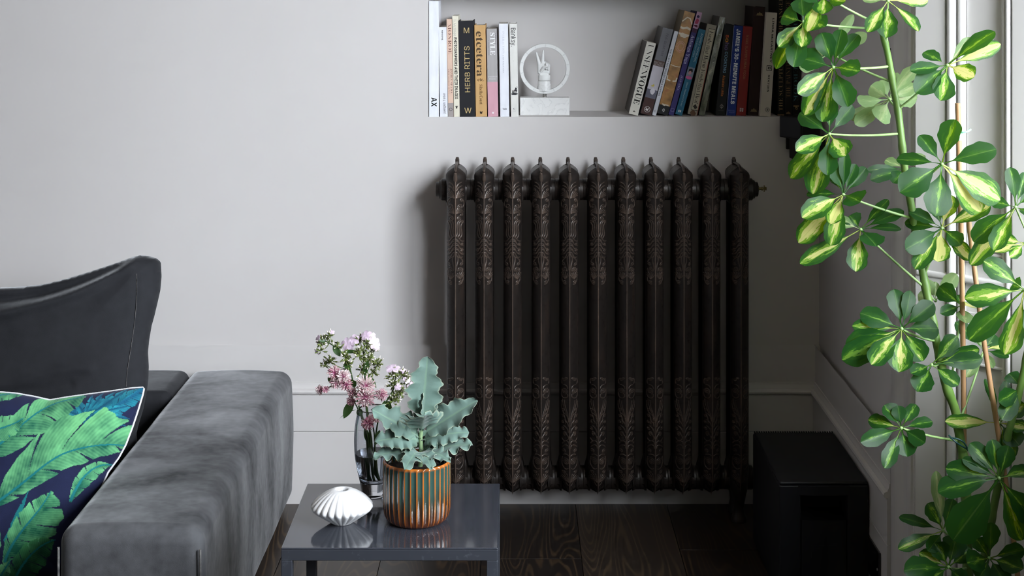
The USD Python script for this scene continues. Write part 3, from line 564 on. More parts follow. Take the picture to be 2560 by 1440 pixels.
# leaf-print scatter cushion: the print is colour on the cloth
cp = Plane(at(200, 1160, 3.52), (1, -0.05, 0.03), (0, 0.42, 1))
OUT2 = [(-160, 1005), (-60, 985), (0, 981), (40, 984), (85, 992), (125, 1001), (165, 994), (215, 987), (275, 979), (330, 971), (360, 969), (357, 985), (345, 1025), (330, 1070), (314, 1112), (296, 1145), (270, 1180), (246, 1235), (218, 1310), (190, 1380), (160, 1440), (60, 1452), (-160, 1452)]
o3 = [cp.uv(*q) for q in OUT2]
v, f, nf, pts = puff(o3, 0.062, 0.15, 0.0014, lambda p: 0.004 * (meshkit.fbm(np.column_stack([p * 12, p[:, :1] * 0]), 3) - .5), back=0.8)
def from_crop(*q): return np.array([cp.uv(x / 1.714, 600 + y / 1.714) for x, y in q])
NAVY = np.array(srgb(28, 34, 66))
def paint(p):
    n1 = meshkit.fbm(np.column_stack([p * 60, p[:, :1] * 0]), 3); col = np.repeat(NAVY[None], len(p), 0) * (0.85 + 0.3 * n1)[:, None]
    def leaf(rib, wl, wr, c0, c1, ribc, splits=7, seed=0, s=1.0):
        c = spline(from_crop(*rib), 240); t = np.gradient(c, axis=0); t /= np.linalg.norm(t, axis=1, keepdims=True)
        d, i = cKDTree(c).query(p); q = p - c[i]; side = t[i, 0] * q[:, 1] - t[i, 1] * q[:, 0]; along = (q * t[i]).sum(1)
        u = i / 239.0; k = from_crop((0, 0), (100, 0)); unit = np.linalg.norm(k[1] - k[0]) / 100
        # veins run forward from the rib: shift the place along it by the distance from it
        uu = u - np.abs(side) / (unit * 520); env = np.sin(np.clip(0.04 + 0.96 * np.clip(uu, 0, 1), 0, 1) * PI) ** 0.8
        W = np.where(side > 0, wl, wr) * unit * env * (1 + 0.05 * np.sin(uu * 26 + seed) + 0.02 * np.sin(uu * 61 + seed * 2))
        sp_ = (np.abs(((uu * splits + seed * 0.37 + (side > 0) * 0.4) % 1) - 0.5) < 0.07 * np.clip(np.abs(side) / np.maximum(W, 1e-6), 0, 1) ** 1.5)
        inside = (np.abs(side) < W) & (np.abs(along) < unit * 8) & ~sp_ & (uu > -0.02)
        vein = 0.5 + 0.5 * np.sin(uu * 210 + seed); tone = np.clip((np.abs(side) / np.maximum(W, 1e-6)) * 0.55 * (0.6 + 0.4 * np.sin(uu * 17 + seed)) + 0.17 * vein + 0.7 * (n1 - .5) + s * (0.30 - 0.7 * np.abs(uu - 0.6)) - 0.10 + 0.22 * (side > 0), 0, 1)
        cc = np.array(c0)[None] * (1 - tone)[:, None] + np.array(c1)[None] * tone[:, None]
        col[inside] = cc[inside]
        rb = (np.abs(side) < unit * 5.0 * (1.1 - u * 0.7)) & (np.abs(along) < unit * 4); col[rb] = np.array(ribc)
    G0, G1, RB = srgb(20, 92, 74), srgb(126, 208, 142), srgb(24, 118, 122)
    T0, T1 = srgb(10, 62, 100), srgb(42, 152, 168)
    leaf([(330, 800), (400, 772), (480, 740), (560, 690), (622, 634)], 40, 40, T0, T1, srgb(20, 90, 120), 9, 1)
    for e in ((285, 742), (330, 690), (405, 672), (450, 660), (505, 655), (560, 640), (560, 770), (560, 720), (545, 800)):
        leaf([(395, 778), ((395 + e[0]) / 2 + 6, (778 + e[1]) / 2 - 6), e], 17, 17, T0, T1, srgb(16, 84, 112), 2, 2)
    leaf([(-40, 690), (40, 664), (110, 660)], 28, 30, G0, G1, RB, 5, 4)
    leaf([(-60, 980), (20, 905), (110, 822), (230, 718), (330, 684), (372, 674)], 60, 92, G0, G1, RB, 4, 3)
    leaf([(-60, 870), (10, 830), (90, 800), (130, 775)], 46, 52, G0, G1, RB, 6, 8)
    leaf([(-20, 1160), (90, 1088), (190, 1008), (300, 930), (400, 897), (480, 884), (560, 886)], 140, 58, G0, G1, RB, 4, 5)
    leaf([(330, 1120), (370, 1040), (420, 985), (480, 965)], 24, 34, G0, G1, RB, 5, 6)
    leaf([(60, 1290), (110, 1200), (160, 1090)], 10, 10, RB, RB, RB, 2, 7)
    leaf([(50, 1380), (120, 1270), (200, 1170), (250, 1092)], 52, 100, srgb(18, 92, 70), srgb(120, 205, 140), RB, 4, 9, 0.6)
    leaf([(-60, 1420), (0, 1330), (30, 1235)], 26, 30, G0, G1, RB, 5, 11)
    leaf([(40, 1500), (110, 1410), (190, 1330), (260, 1290)], 44, 62, srgb(14, 70, 52), srgb(70, 150, 92), RB, 6, 12, 0.5)
    leaf([(-60, 1100), (-10, 1020), (20, 960)], 20, 26, G0, G1, RB, 4, 13)
    leaf([(-30, 1500), (20, 1440), (70, 1380)], 26, 28, G0, G1, RB, 5, 14)
    leaf([(-330, 1300), (-230, 1180), (-130, 1080), (-60, 1000)], 60, 70, G0, G1, RB, 4, 15)
    leaf([(-330, 900), (-240, 840), (-150, 790), (-70, 760)], 60, 50, G0, G1, RB, 4, 16)
    leaf([(-330, 1080), (-250, 1000), (-180, 930)], 40, 44, T0, T1, srgb(20, 90, 120), 6, 17)
    leaf([(-320, 1480), (-220, 1380), (-120, 1290), (-60, 1230)], 60, 60, G0, G1, RB, 4, 18)
    return col
cc = thing('leaf_cushion', 'scatter cushion with a green banana leaf print on navy and white piping', 'cushion', cp.o)
col = np.repeat(NAVY[None], len(v), 0); col[:nf] = paint(pts)
tinted('print_cloth', 0.8, bump=0.2, bscale=900, specular_ior_level=0.2, sheen_weight=0.1)
obj('cover', (cp.out(v), f), 'print_cloth', cc, smooth=True, col=col)
plain('white_piping', (0.72, 0.72, 0.74), 0.7)
rim = np.array([Polygon(o3).exterior.interpolate(t, normalized=True).coords[0] for t in np.linspace(0, 1, 260)])
obj('piping', tube(cp.out(np.column_stack([rim, rim[:, :1] * 0])), 0.0028, 7, caps=False), 'white_piping', cc, smooth=True, label='white piping round the edge')
# ------------------------------------------------------------------ side table
noisy('lacquer', (0.030, 0.033, 0.042), (0.034, 0.037, 0.047), scale=4, rough=0.10, coat_weight=0.35, coat_roughness=0.04)
noisy('lacquer_leg', (0.030, 0.033, 0.041), (0.05, 0.054, 0.064), scale=90, rough=0.3, lo=0.62, hi=0.74)
TX0, TX1, TY0, TY1, TZ = -0.4437, -0.0345, -1.545, -1.176, 0.440
st = thing('side_table', 'small glossy dark grey metal side table standing beside the sofa arm', 'table', ((TX0 + TX1) / 2, (TY0 + TY1) / 2, 0))
tx, ty = (TX1 - TX0) / 2, (TY1 - TY0) / 2
obj('tabletop', rbox(-tx, tx, -ty, ty, TZ - 0.004, TZ, 0.0016, 2), 'lacquer', st)
for nm, b in (('apron', (-tx, tx, -ty, -ty + 0.02)), ('apron', (-tx, tx, ty - 0.02, ty)), ('apron', (-tx, -tx + 0.02, -ty + 0.02, ty - 0.02)), ('apron', (tx - 0.02, tx, -ty + 0.02, ty - 0.02))):
    obj(nm, rbox(*b, TZ - 0.0245, TZ - 0.0035, 0.0015, 2), 'lacquer_leg', st)
for sx in (-1, 1):
    for sy in (-1, 1):
        cx, cy = sx * (tx - 0.0105), sy * (ty - 0.0105); obj('leg', rbox(cx - 0.0105, cx + 0.0105, cy - 0.0105, cy + 0.0105, 0, TZ - 0.024, 0.0015, 2), 'lacquer_leg', st)

# ------------------------------------------------------------------ white fluted vase
noisy('bisque', (0.66, 0.66, 0.665), (0.70, 0.70, 0.705), scale=20, rough=0.55)
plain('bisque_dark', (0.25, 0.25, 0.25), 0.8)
q = at(855, 1309, 3.040)
wv = thing('ribbed_vase', 'small white squat vase with melon ribs standing on the side table', 'vase', (q[0], q[1], TZ))
def melon(a, z):
    k = np.clip(1 - np.abs(z - 0.030) / 0.034, 0, 1) ** 0.5
    return 1 + (0.066 * (np.abs(np.cos(a * 12 + 0.25)) ** 0.8) - 0.052) * k * 1.5
pr = [(0.0002, 0.0), (0.0185, 0.0), (0.0205, 0.0008), (0.022, 0.002), (0.030, 0.0075), (0.040, 0.0145), (0.050, 0.0215), (0.0565, 0.027), (0.0598, 0.0315), (0.0600, 0.0345), (0.0585, 0.038), (0.054, 0.0435), (0.047, 0.050), (0.038, 0.0565), (0.029, 0.0615),
      (0.0215, 0.0648), (0.0160, 0.0662), (0.0125, 0.0658), (0.0112, 0.0640), (0.0112, 0.058)]
pr = spline(np.array(pr)[1:], 70); pr = np.vstack([[0.0002, 0.0], pr]); pr[:, 1] = np.maximum(pr[:, 1], 0)
obj('body', lathe(pr, 216, lambda a, z: np.where(z < 0.0015, 1, melon(a, z))), 'bisque', wv, smooth=True)
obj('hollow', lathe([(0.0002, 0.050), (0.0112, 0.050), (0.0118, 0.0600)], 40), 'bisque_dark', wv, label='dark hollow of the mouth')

# ------------------------------------------------------------------ ribbed glazed pot and the grey-green succulent in it
PX, PY = at(1042, 1245, 3.056)[:2]
PR, PH = 0.0668, 0.121
pt = thing('plant_pot', 'cylindrical ribbed pot glazed amber and green standing on the side table', 'pot', (PX, PY, TZ))
tinted('glaze', 0.14, coat_weight=0.6, coat_roughness=0.04)
NR = 34
prof = spline([(0.050, 0.0), (0.0555, 0.0015), (0.0605, 0.006), (0.0640, 0.014), (0.0660, 0.026), (0.0667, 0.045), (0.0668, 0.09), (0.0668, 0.114), (0.0662, 0.1185), (0.0645, 0.1208), (0.0625, 0.1195), (0.0618, 0.114)], 70)
prof = np.vstack([[0.0002, 0.0], prof, [0.0612, 0.09], [0.0002, 0.09]])
A = np.arange(NR * 10) * 2 * PI / (NR * 10); ribf = np.abs(np.cos(A * NR / 2 + 0.4)) ** 2.6
amt = np.clip((prof[:, 1] - 0.004) / 0.012, 0, 1) * np.clip((0.1205 - prof[:, 1]) / 0.004, 0, 1); amt[-3:] = 0
R = prof[:, :1] + (ribf[None] - 0.6) * 0.0020 * amt[:, None]
v = np.stack([R * np.cos(A), R * np.sin(A), np.repeat(prof[:, 1:], len(A), 1)], -1).reshape(-1, 3)
zz = np.repeat(prof[:, 1:], len(A), 1); rr = np.repeat(ribf[None], len(prof), 0); nn = meshkit.fbm(v * V(90, 90, 25), 3).reshape(zz.shape)
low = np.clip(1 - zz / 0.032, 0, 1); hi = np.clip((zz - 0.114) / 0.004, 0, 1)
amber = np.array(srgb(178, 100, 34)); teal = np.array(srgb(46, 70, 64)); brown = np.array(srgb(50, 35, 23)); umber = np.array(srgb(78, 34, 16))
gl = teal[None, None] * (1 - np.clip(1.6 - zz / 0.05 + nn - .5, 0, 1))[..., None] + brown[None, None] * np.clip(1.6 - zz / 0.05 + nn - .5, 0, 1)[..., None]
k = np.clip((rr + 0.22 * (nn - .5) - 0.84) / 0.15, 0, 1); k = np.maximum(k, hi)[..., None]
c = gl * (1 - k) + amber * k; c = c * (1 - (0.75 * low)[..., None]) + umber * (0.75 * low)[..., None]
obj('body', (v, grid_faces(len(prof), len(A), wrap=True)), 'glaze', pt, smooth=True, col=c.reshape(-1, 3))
noisy('soil', (0.012, 0.008, 0.006), (0.045, 0.03, 0.02), scale=120, rough=0.95, bump=0.8, bscale=200, dist=0.004)
obj('soil', xf(lathe([(0.0002, 0.1065), (0.03, 0.1055), (0.0614, 0.1030), (0.0614, 0.095)], 40)), 'soil', pt)

def oak_leaf(base, tip, width, up, lobes=5, curl=0.12, wave=0.006, seed=0, thick=0.0022, keel=0.18, bend=0.0, stalk=0.12, curve=0.0):
    """fleshy leaf with a lobed, crinkled edge from base to tip; up: which way its face looks"""
    rs = np.random.RandomState(seed); base, tip = np.array(base, float), np.array(tip, float); L = np.linalg.norm(tip - base); t = (tip - base) / L
    n = np.array(up, float); n = n - t * (n @ t); n /= np.linalg.norm(n); s_ = np.cross(t, n)
    NS, NW = 90, 17; s = np.linspace(0, 1, NS); w = np.linspace(-1, 1, NW)
    env = np.where(s < stalk, 0.10 + 0 * s, 0.10 + 0.90 * np.sin(np.clip((s - stalk) / (1 - stalk), 0, 1) ** 0.75 * PI) ** 0.62 * (1 - 0.25 * s)); env *= np.clip((1.0 - s) / 0.03, 0.12, 1) ** 0.5
    def edge(sd):
        ph = s * lobes + sd; saw = np.abs(((ph) % 1) - 0.5) * 2; am = np.clip((s - stalk) / 0.12, 0, 1) * np.clip((1.02 - s) / 0.12, 0, 1)
        return env * (1 - am * (0.34 * (1 - saw) ** 1.3)) * (1 + 0.05 * np.sin(s * 70 + sd * 9))
    el, er = edge(0.1 + rs.rand() * 0.2), edge(0.45 + rs.rand() * 0.2)
    W = np.where(w[None] < 0, el[:, None], er[:, None]) * w[None] * width / 2
    lift = keel * np.abs(W) + 0.7 * wave * (w[None] ** 2) * np.sin(s[:, None] * lobes * 2 * PI * 1.0 + np.sign(w)[None] * 1.3 + seed) - curl * L * (s[:, None] ** 2) + bend * L * np.sin(s[:, None] * PI)
    side = curve * L * s[:, None] ** 2
    P_ = base + t * (s[:, None, None] * L) + s_ * (W + side)[..., None] + n * lift[..., None]
    th = thick * (1 - 0.55 * np.abs(w[None])) * np.ones_like(W); Q = P_ - n * th[..., None]
    v = np.concatenate([P_.reshape(-1, 3), Q.reshape(-1, 3)]); f = grid_faces(NS, NW); o = NS * NW
    rim = np.concatenate([np.arange(NW), np.arange(1, NS) * NW + NW - 1, (NS - 1) * NW + np.arange(NW - 2, -1, -1), np.arange(NS - 2, 0, -1) * NW]); r2 = np.roll(rim, -1)
    fr = np.vstack([np.stack([rim, rim + o, r2 + o], 1), np.stack([rim, r2 + o, r2], 1)])
    f = np.vstack([f, f[:, ::-1] + o, fr])
    n1 = meshkit.fbm(v * 70 + seed, 3)[:, None]; e = np.abs(np.concatenate([np.repeat(w[None], NS, 0).ravel()] * 2))[:, None]; ss = np.concatenate([np.repeat(s[:, None], NW, 1).ravel()] * 2)[:, None]
    c = np.array([0.100, 0.165, 0.138]) * (0.8 + 0.4 * n1); mid = np.clip(1 - np.abs(e) / 0.10, 0, 1) * 0.5 + np.clip(1 - ss / 0.3, 0, 1) * 0.4
    c = c * (1 - mid) + np.array([0.16, 0.27, 0.17]) * mid; er_ = np.clip((e - 0.9) / 0.1, 0, 1) * 0.7; c = c * (1 - er_) + np.array([0.26, 0.30, 0.21]) * er_
    return (v, f), c
tinted('felt_leaf', 0.75, bump=0.15, bscale=1400, sheen_weight=0.25, sheen_roughness=0.4)
sc_ = thing('succulent', 'grey-green felted succulent with lobed leaves growing in the ribbed amber pot', 'plant', (PX, PY, TZ + 0.1045))
org = V(PX, PY, TZ + 0.1045)
def kp(cx, cy, dd=0.0): return at(780 + cx / 3.79, 800 + cy / 3.79, 3.056 + dd) - org     # near the pot's axis, dd behind it
stem = spline([V(0, 0, -0.012), kp(1035, 1230), kp(1030, 1100), kp(1040, 1000), kp(1035, 900)], 24)
def stemp(c): j = np.argmin(np.linalg.norm(stem - c, axis=1)); return stem[j]
obj('stem', tube(stem, np.linspace(0.0055, 0.0035, 24), 10), tinted('stem_green', 0.6), sc_, smooth=True, col=np.repeat([[0.20, 0.30, 0.15]], 24 * 10 + 2, 0))
CAMD = V(0, -1, 0.25)
LV = [((1030, 960), 0.004, (1095, 345), 0.010, 0.088, (0.1, -1, 0.15), 4, 1, dict(curl=-0.02, keel=0.12, wave=0.004, stalk=0.10)),
      ((1045, 1090), 0.0, (1548, 752), -0.015, 0.078, (-0.25, -0.75, 0.6), 4, 2, dict(curl=0.06, keel=0.25)),
      ((1015, 1112), 0.0, (580, 828), -0.012, 0.074, (0.35, -0.65, 0.6), 4, 3, dict(curl=0.08, keel=0.30, wave=0.007)),
      ((1005, 1150), 0.004, (608, 1130), -0.035, 0.074, (0.1, -0.75, 0.75), 5, 4, dict(curl=0.10, keel=0.2, wave=0.007, bend=0.10)),
      ((1050, 1150), 0.0, (1482, 1052), -0.005, 0.070, (-0.2, -0.6, 0.8), 5, 5, dict(curl=0.04, keel=0.15, bend=0.05)),
      ((1050, 1225), 0.0, (1498, 1140), -0.030, 0.072, (0.0, -0.45, 1), 5, 6, dict(curl=0.10, keel=0.12, wave=0.008)),
      ((1010, 1262), 0.0, (588, 1268), -0.045, 0.060, (0.05, -0.5, 1), 5, 7, dict(curl=0.06, keel=0.1, wave=0.007, bend=0.06)),
      ((1030, 1270), -0.01, (900, 1325), -0.082, 0.060, (0, -0.7, 1), 4, 8, dict(curl=0.22, keel=0.1, bend=0.12)),
      ((1050, 1270), -0.01, (1290, 1290), -0.070, 0.056, (0, -0.6, 1), 5, 9, dict(curl=0.12, keel=0.1, bend=0.1)),
      ((1030, 1040), 0.0, (1060, 850), -0.075, 0.096, (0.05, -0.6, 0.9), 5, 10, dict(curl=0.10, keel=0.22, wave=0.008)),
      ((1040, 985), 0.008, (1195, 705), 0.018, 0.040, (-0.5, -0.9, 0.2), 4, 11, dict(curl=0.02, keel=0.35, wave=0.003)),
      ((1032, 960), -0.006, (1066, 690), -0.016, 0.026, (-0.9, -0.3, 0.1), 3, 12, dict(curl=-0.03, keel=0.6, wave=0.002)),
      ((1030, 1210), 0.012, (900, 1090), 0.055, 0.075, (0, -0.8, 0.7), 5, 13, dict(curl=0.1, keel=0.2)),
      ((1045, 1240), 0.02, (1260, 1180), 0.065, 0.070, (0, -0.6, 0.9), 5, 14, dict(curl=0.1, keel=0.2)),
      ((1040, 1260), -0.005, (1120, 1335), -0.078, 0.055, (0, -0.7, 1), 4, 15, dict(curl=0.2, keel=0.1, bend=0.14))]
for b, bd, e, ed, w, up, lb, sd, kw in LV:
    m, c = oak_leaf(stemp(kp(*b)) + V(0, bd * 0.3, 0), kp(*e, ed), w, up, lobes=lb, seed=sd, **kw); obj('leaf', m, 'felt_leaf', sc_, smooth=True, col=c)
# ------------------------------------------------------------------ glass vase with cut flowers
GD = 3.20
GX, GY = at(934, 1150, GD)[:2]
gv = thing('glass_vase', 'tall tapered clear glass vase of cut flowers behind the ribbed pot', 'vase', (GX, GY, TZ))
mat('clear_glass', {'p': ('glass_bsdf', {'color': (0.90, 0.905, 0.92), 'roughness': 0.0, 'IOR': 1.46})}, surface='p.BSDF')
mat('water', {'p': ('glass_bsdf', {'color': (0.90, 0.92, 0.94), 'roughness': 0.0, 'IOR': 1.33})}, surface='p.BSDF')
outp = spline([(0.0215, 0.0), (0.0235, 0.004), (0.027, 0.020), (0.0345, 0.055), (0.0398, 0.092), (0.0405, 0.120), (0.0385, 0.148), (0.0345, 0.170), (0.0320, 0.180)], 60)
inn = spline([(0.0298, 0.1805), (0.0322, 0.168), (0.0362, 0.147), (0.0380, 0.120), (0.0373, 0.092), (0.0318, 0.055), (0.0245, 0.034), (0.012, 0.0285)], 50)
gp = np.vstack([[0.0002, 0.0], outp, [0.0310, 0.1812], inn, [0.0002, 0.0280]])
obj('body', lathe(gp, 64), 'clear_glass', gv, smooth=True)
wi = [p_ for p_ in inn[::-1] if p_[1] < 0.0885]
wp = np.vstack([[0.0002, 0.0285], [(max(r + 0.0005, 0.0002), z - 0.0004) for r, z in wi], [wi[-1][0] + 0.0005, 0.0893], [wi[-1][0] - 0.0012, 0.0890], [0.0002, 0.0886]])
obj('water', lathe(wp, 64), 'water', gv, smooth=True)

plain('stem_dark', (0.030, 0.060, 0.012), 0.5)
mat('leaf_green', {'p': ('principled_bsdf', {'base_color': (0.035, 0.085, 0.02), 'roughness': 0.4}), 't': ('translucent_bsdf', {'color': (0.09, 0.20, 0.03)}), 'm': ('mix_closure', {'fac': 0.3})}, [('p.BSDF', 'm.closure1'), ('t.BSDF', 'm.closure2')], surface='m.closure')
tinted('bud_green', 0.5); plain('bud_tip', (0.68, 0.62, 0.56), 0.5)
def petal(name, c, tr): mat(name, {'p': ('principled_bsdf', {'base_color': c, 'roughness': 0.6}), 't': ('translucent_bsdf', {'color': tr}), 'm': ('mix_closure', {'fac': 0.4})}, [('p.BSDF', 'm.closure1'), ('t.BSDF', 'm.closure2')], surface='m.closure')
petal('phlox_petal', (0.80, 0.64, 0.78), (0.8, 0.65, 0.8))
tinted('astrantia_tint', 0.6)
def spike(p, d, L, r, n=5, belly=0.35):       # small pointed bud
    d = d / np.linalg.norm(d); pts = p + d * L * np.array([0, 0.12, belly, 0.7, 1.0])[:, None]
    return tube(pts, r * np.array([0.45, 0.9, 1.0, 0.6, 0.08]), n, caps=False)
def blade(b, e, w, n, droop=0.0, seg=9):      # simple pointed leaf
    b, e = np.array(b, float), np.array(e, float); t = e - b; L = np.linalg.norm(t); t /= L; n = n - t * (n @ t); n /= np.linalg.norm(n); s_ = np.cross(t, n)
    s = np.linspace(0, 1, seg); c = b + t * (s * L)[:, None] - V(0, 0, 1) * (droop * L * s ** 2)[:, None]; ww = w * np.sin(np.clip(s * 0.97 + 0.03, 0, 1) * PI) ** 0.8
    v = np.stack([c - s_ * ww[:, None] / 2 + n * ww[:, None] * 0.12, c, c + s_ * ww[:, None] / 2 + n * ww[:, None] * 0.12], 1)
    return trimesh.Trimesh(v.reshape(-1, 3), grid_faces(seg, 3), process=False)
def F(cx, cy, dd=0.0): return at(780 + cx / 3.79, 800 + cy / 3.79, GD + dd)
vb = V(GX, GY, TZ + 0.034)
def phlox(label, stem_px, foot, clusters, opens, leaves, seed):
    rs = np.random.RandomState(seed); t0 = thing('phlox_stem', label, 'flower', vb)
    pts = spline([vb + foot] + [F(*q) for q in stem_px], 40) - vb; tip = pts[-1]
    obj('stem', tube(pts, np.linspace(0.0021, 0.0013, 40), 7), 'stem_dark', t0, smooth=True)
    for (cx, cy, dd, R, n) in clusters:
        c = F(cx, cy, dd) - vb; j = np.argmin(np.linalg.norm(pts - (c - V(0, 0, R * 1.6)), axis=1)); ms, tips, cols = [], [], []
        br = tube(spline([pts[j], (pts[j] + c) / 2 - V(0, 0, 0.004), c], 8), 0.0009, 5, caps=False); ms.append(br)
        for k in range(n):
            d = rs.normal(size=3); d[2] += 0.35; d /= np.linalg.norm(d); p = c + d * R * rs.uniform(0.15, 0.8); dd_ = d + rs.normal(size=3) * 0.35 + V(0, 0, 0.25)
            ms.append(tube([c + d * R * 0.05, p], 0.0005, 3, caps=False)); L = rs.uniform(0.0065, 0.010)
            ms.append(spike(p, dd_, L, 0.0017)); dn = dd_ / np.linalg.norm(dd_)
            for q in range(3): ms.append(spike(p + dn * L * 0.3, dn + rs.normal(size=3) * 0.45, L * 0.7, 0.0006, 3))
            if rs.rand() < 0.55: tips.append(spike(p + dn * L * 0.6, dn, L * 0.75, 0.00125, 5, 0.55))
        m = cat(ms); nn = meshkit.noise(m.vertices * 260 + seed)[:, None]
        obj('bud_cluster', m, 'bud_green', t0, smooth=False, col=np.array([0.035, 0.055, 0.012]) * (1 - nn) + np.array([0.16, 0.20, 0.045]) * nn, kind='stuff')
        if tips: obj('bud_tips', cat(tips), 'bud_tip', t0, smooth=False, kind='stuff')
    for (cx, cy, dd, R, face) in opens:       # five-petalled flowers
        c = F(cx, cy, dd) - vb; n = V(*face); n /= np.linalg.norm(n); a = np.cross(n, V(0.3, 0.2, 1)); a /= np.linalg.norm(a); b = np.cross(n, a)
        fl_ = sub('flower', t0)
        for k in range(5):
            an = k * 2 * PI / 5 + rs.rand() * .3; d = a * math.cos(an) + b * math.sin(an); s_ = np.cross(n, d); g = []
            for s in np.linspace(0, 1, 7):
                wd = R * 0.62 * (0.18 + 0.82 * math.sin(min(1, s * 0.92) * PI * 0.62)) * (1 if s < 0.95 else 0.6)
                for u in (-1, -.5, 0, .5, 1): g.append(c + d * R * s * (1 - 0.1 * u * u) + s_ * wd * u * 0.62 + n * (R * (0.16 * s - 0.30 * s * s) + R * 0.08 * abs(u) * s * rs.uniform(.5, 1.5)))
            obj('petal', trimesh.Trimesh(np.array(g), grid_faces(7, 5), process=False), 'phlox_petal', fl_, smooth=True)
        obj('floral_tube', tube([c, c - n * R * 0.5, c - n * R * 0.9 - V(0, 0, 0.003)], 0.0009, 6), 'phlox_petal', fl_, smooth=True)
    for b, e, w, nrm, dr in leaves: obj('leaf', blade(F(*b) - vb, F(*e) - vb, w, V(*nrm), dr), 'leaf_green', t0, smooth=True)
phlox('phlox stem with open pale pink flowers at the top of the vase bunch', [(560, 1290, 0), (545, 1030, 0.0), (520, 800, 0), (500, 520, 0.01), (490, 300, 0.01), (500, 230, 0.01)], V(0.010, 0.0, 0),
      [(460, 200, 0.01, 0.016, 26), (520, 230, 0.0, 0.016, 24), (560, 290, 0.01, 0.014, 20), (450, 330, -0.01, 0.018, 30), (540, 380, 0.0, 0.018, 30), (620, 420, 0.0, 0.016, 26), (470, 470, 0.0, 0.017, 26), (580, 500, 0.01, 0.012, 16)],
      [(510, 145, -0.005, 0.0125, (-0.3, -0.7, 0.7)), (560, 150, 0.005, 0.012, (0.3, -0.6, 0.7)), (590, 215, 0.0, 0.0135, (0.5, -0.8, 0.2)), (400, 185, 0.0, 0.0125, (-0.2, -0.8, 0.6)), (620, 250, 0.005, 0.011, (0.8, -0.5, 0.0)), (330, 225, 0.0, 0.0135, (-0.3, -0.9, 0.3)), (345, 255, 0.01, 0.0125, (0.1, -0.9, 0.1))],
      [((520, 530, 0), (610, 620, -0.01), 0.012, (0.5, -1, 0.3), 0.2), ((495, 520, 0), (530, 380, -0.015), 0.012, (0.2, -1, 0.1), 0), ((300, 300, 0), (430, 300, -0.01), 0.008, (0, -1, 0.4), 0.0)], 1)
phlox('phlox stem leaning to the far left of the bunch with tight green buds', [(530, 1290, 0), (500, 1000, 0), (440, 800, -0.005), (380, 540, 0), (300, 330, 0), (200, 240, 0), (130, 200, 0)], V(-0.004, 0.004, 0),
      [(90, 210, 0, 0.016, 26), (85, 285, 0.0, 0.010, 12), (170, 150, 0, 0.011, 16), (240, 250, 0.0, 0.012, 16), (180, 400, 0.0, 0.016, 24), (130, 430, 0.01, 0.012, 14), (310, 350, -0.01, 0.017, 26), (340, 420, 0.0, 0.014, 20)],
      [(45, 305, 0.0, 0.008, (-0.6, -0.5, -0.5)), (55, 175, 0.0, 0.008, (-0.7, -0.6, 0.4)), (185, 115, 0, 0.007, (0.1, -0.6, 0.8))],
      [((200, 250, 0), (270, 330, -0.008), 0.014, (0.3, -1, 0.3), 0.15), ((300, 420, 0), (370, 465, -0.01), 0.010, (0, -1, 0.5), 0.1), ((130, 200, 0), (60, 190, -0.006), 0.008, (0, -1, 0.6), 0.05)], 2)
phlox('phlox stem on the right of the bunch next to the succulent, one flower open', [(590, 1290, 0), (610, 1050, 0.01), (660, 850, 0.01), (760, 680, 0.01), (790, 520, 0.01)], V(0.006, 0.012, 0),
      [(770, 520, 0.01, 0.017, 28), (850, 520, 0.01, 0.016, 26), (900, 570, 0.015, 0.013, 18), (770, 620, 0.01, 0.015, 22), (840, 660, 0.01, 0.017, 26), (760, 770, 0.01, 0.013, 18), (800, 730, 0.015, 0.014, 20)],
      [(765, 455, 0.005, 0.0165, (0.0, -0.35, 0.95)), (900, 560, 0.012, 0.010, (0.6, -0.7, 0.3)), (935, 620, 0.015, 0.009, (0.5, -0.7, -0.4)), (815, 635, 0.0, 0.008, (0.1, -1, 0.0)), (870, 480, 0.01, 0.008, (0.3, -0.5, 0.8))],
      [((690, 800, 0.01), (760, 830, -0.01), 0.020, (0.1, -1, 0.2), 0.1), ((660, 870, 0.01), (690, 760, -0.01), 0.012, (0.4, -1, 0.1), 0)], 3)
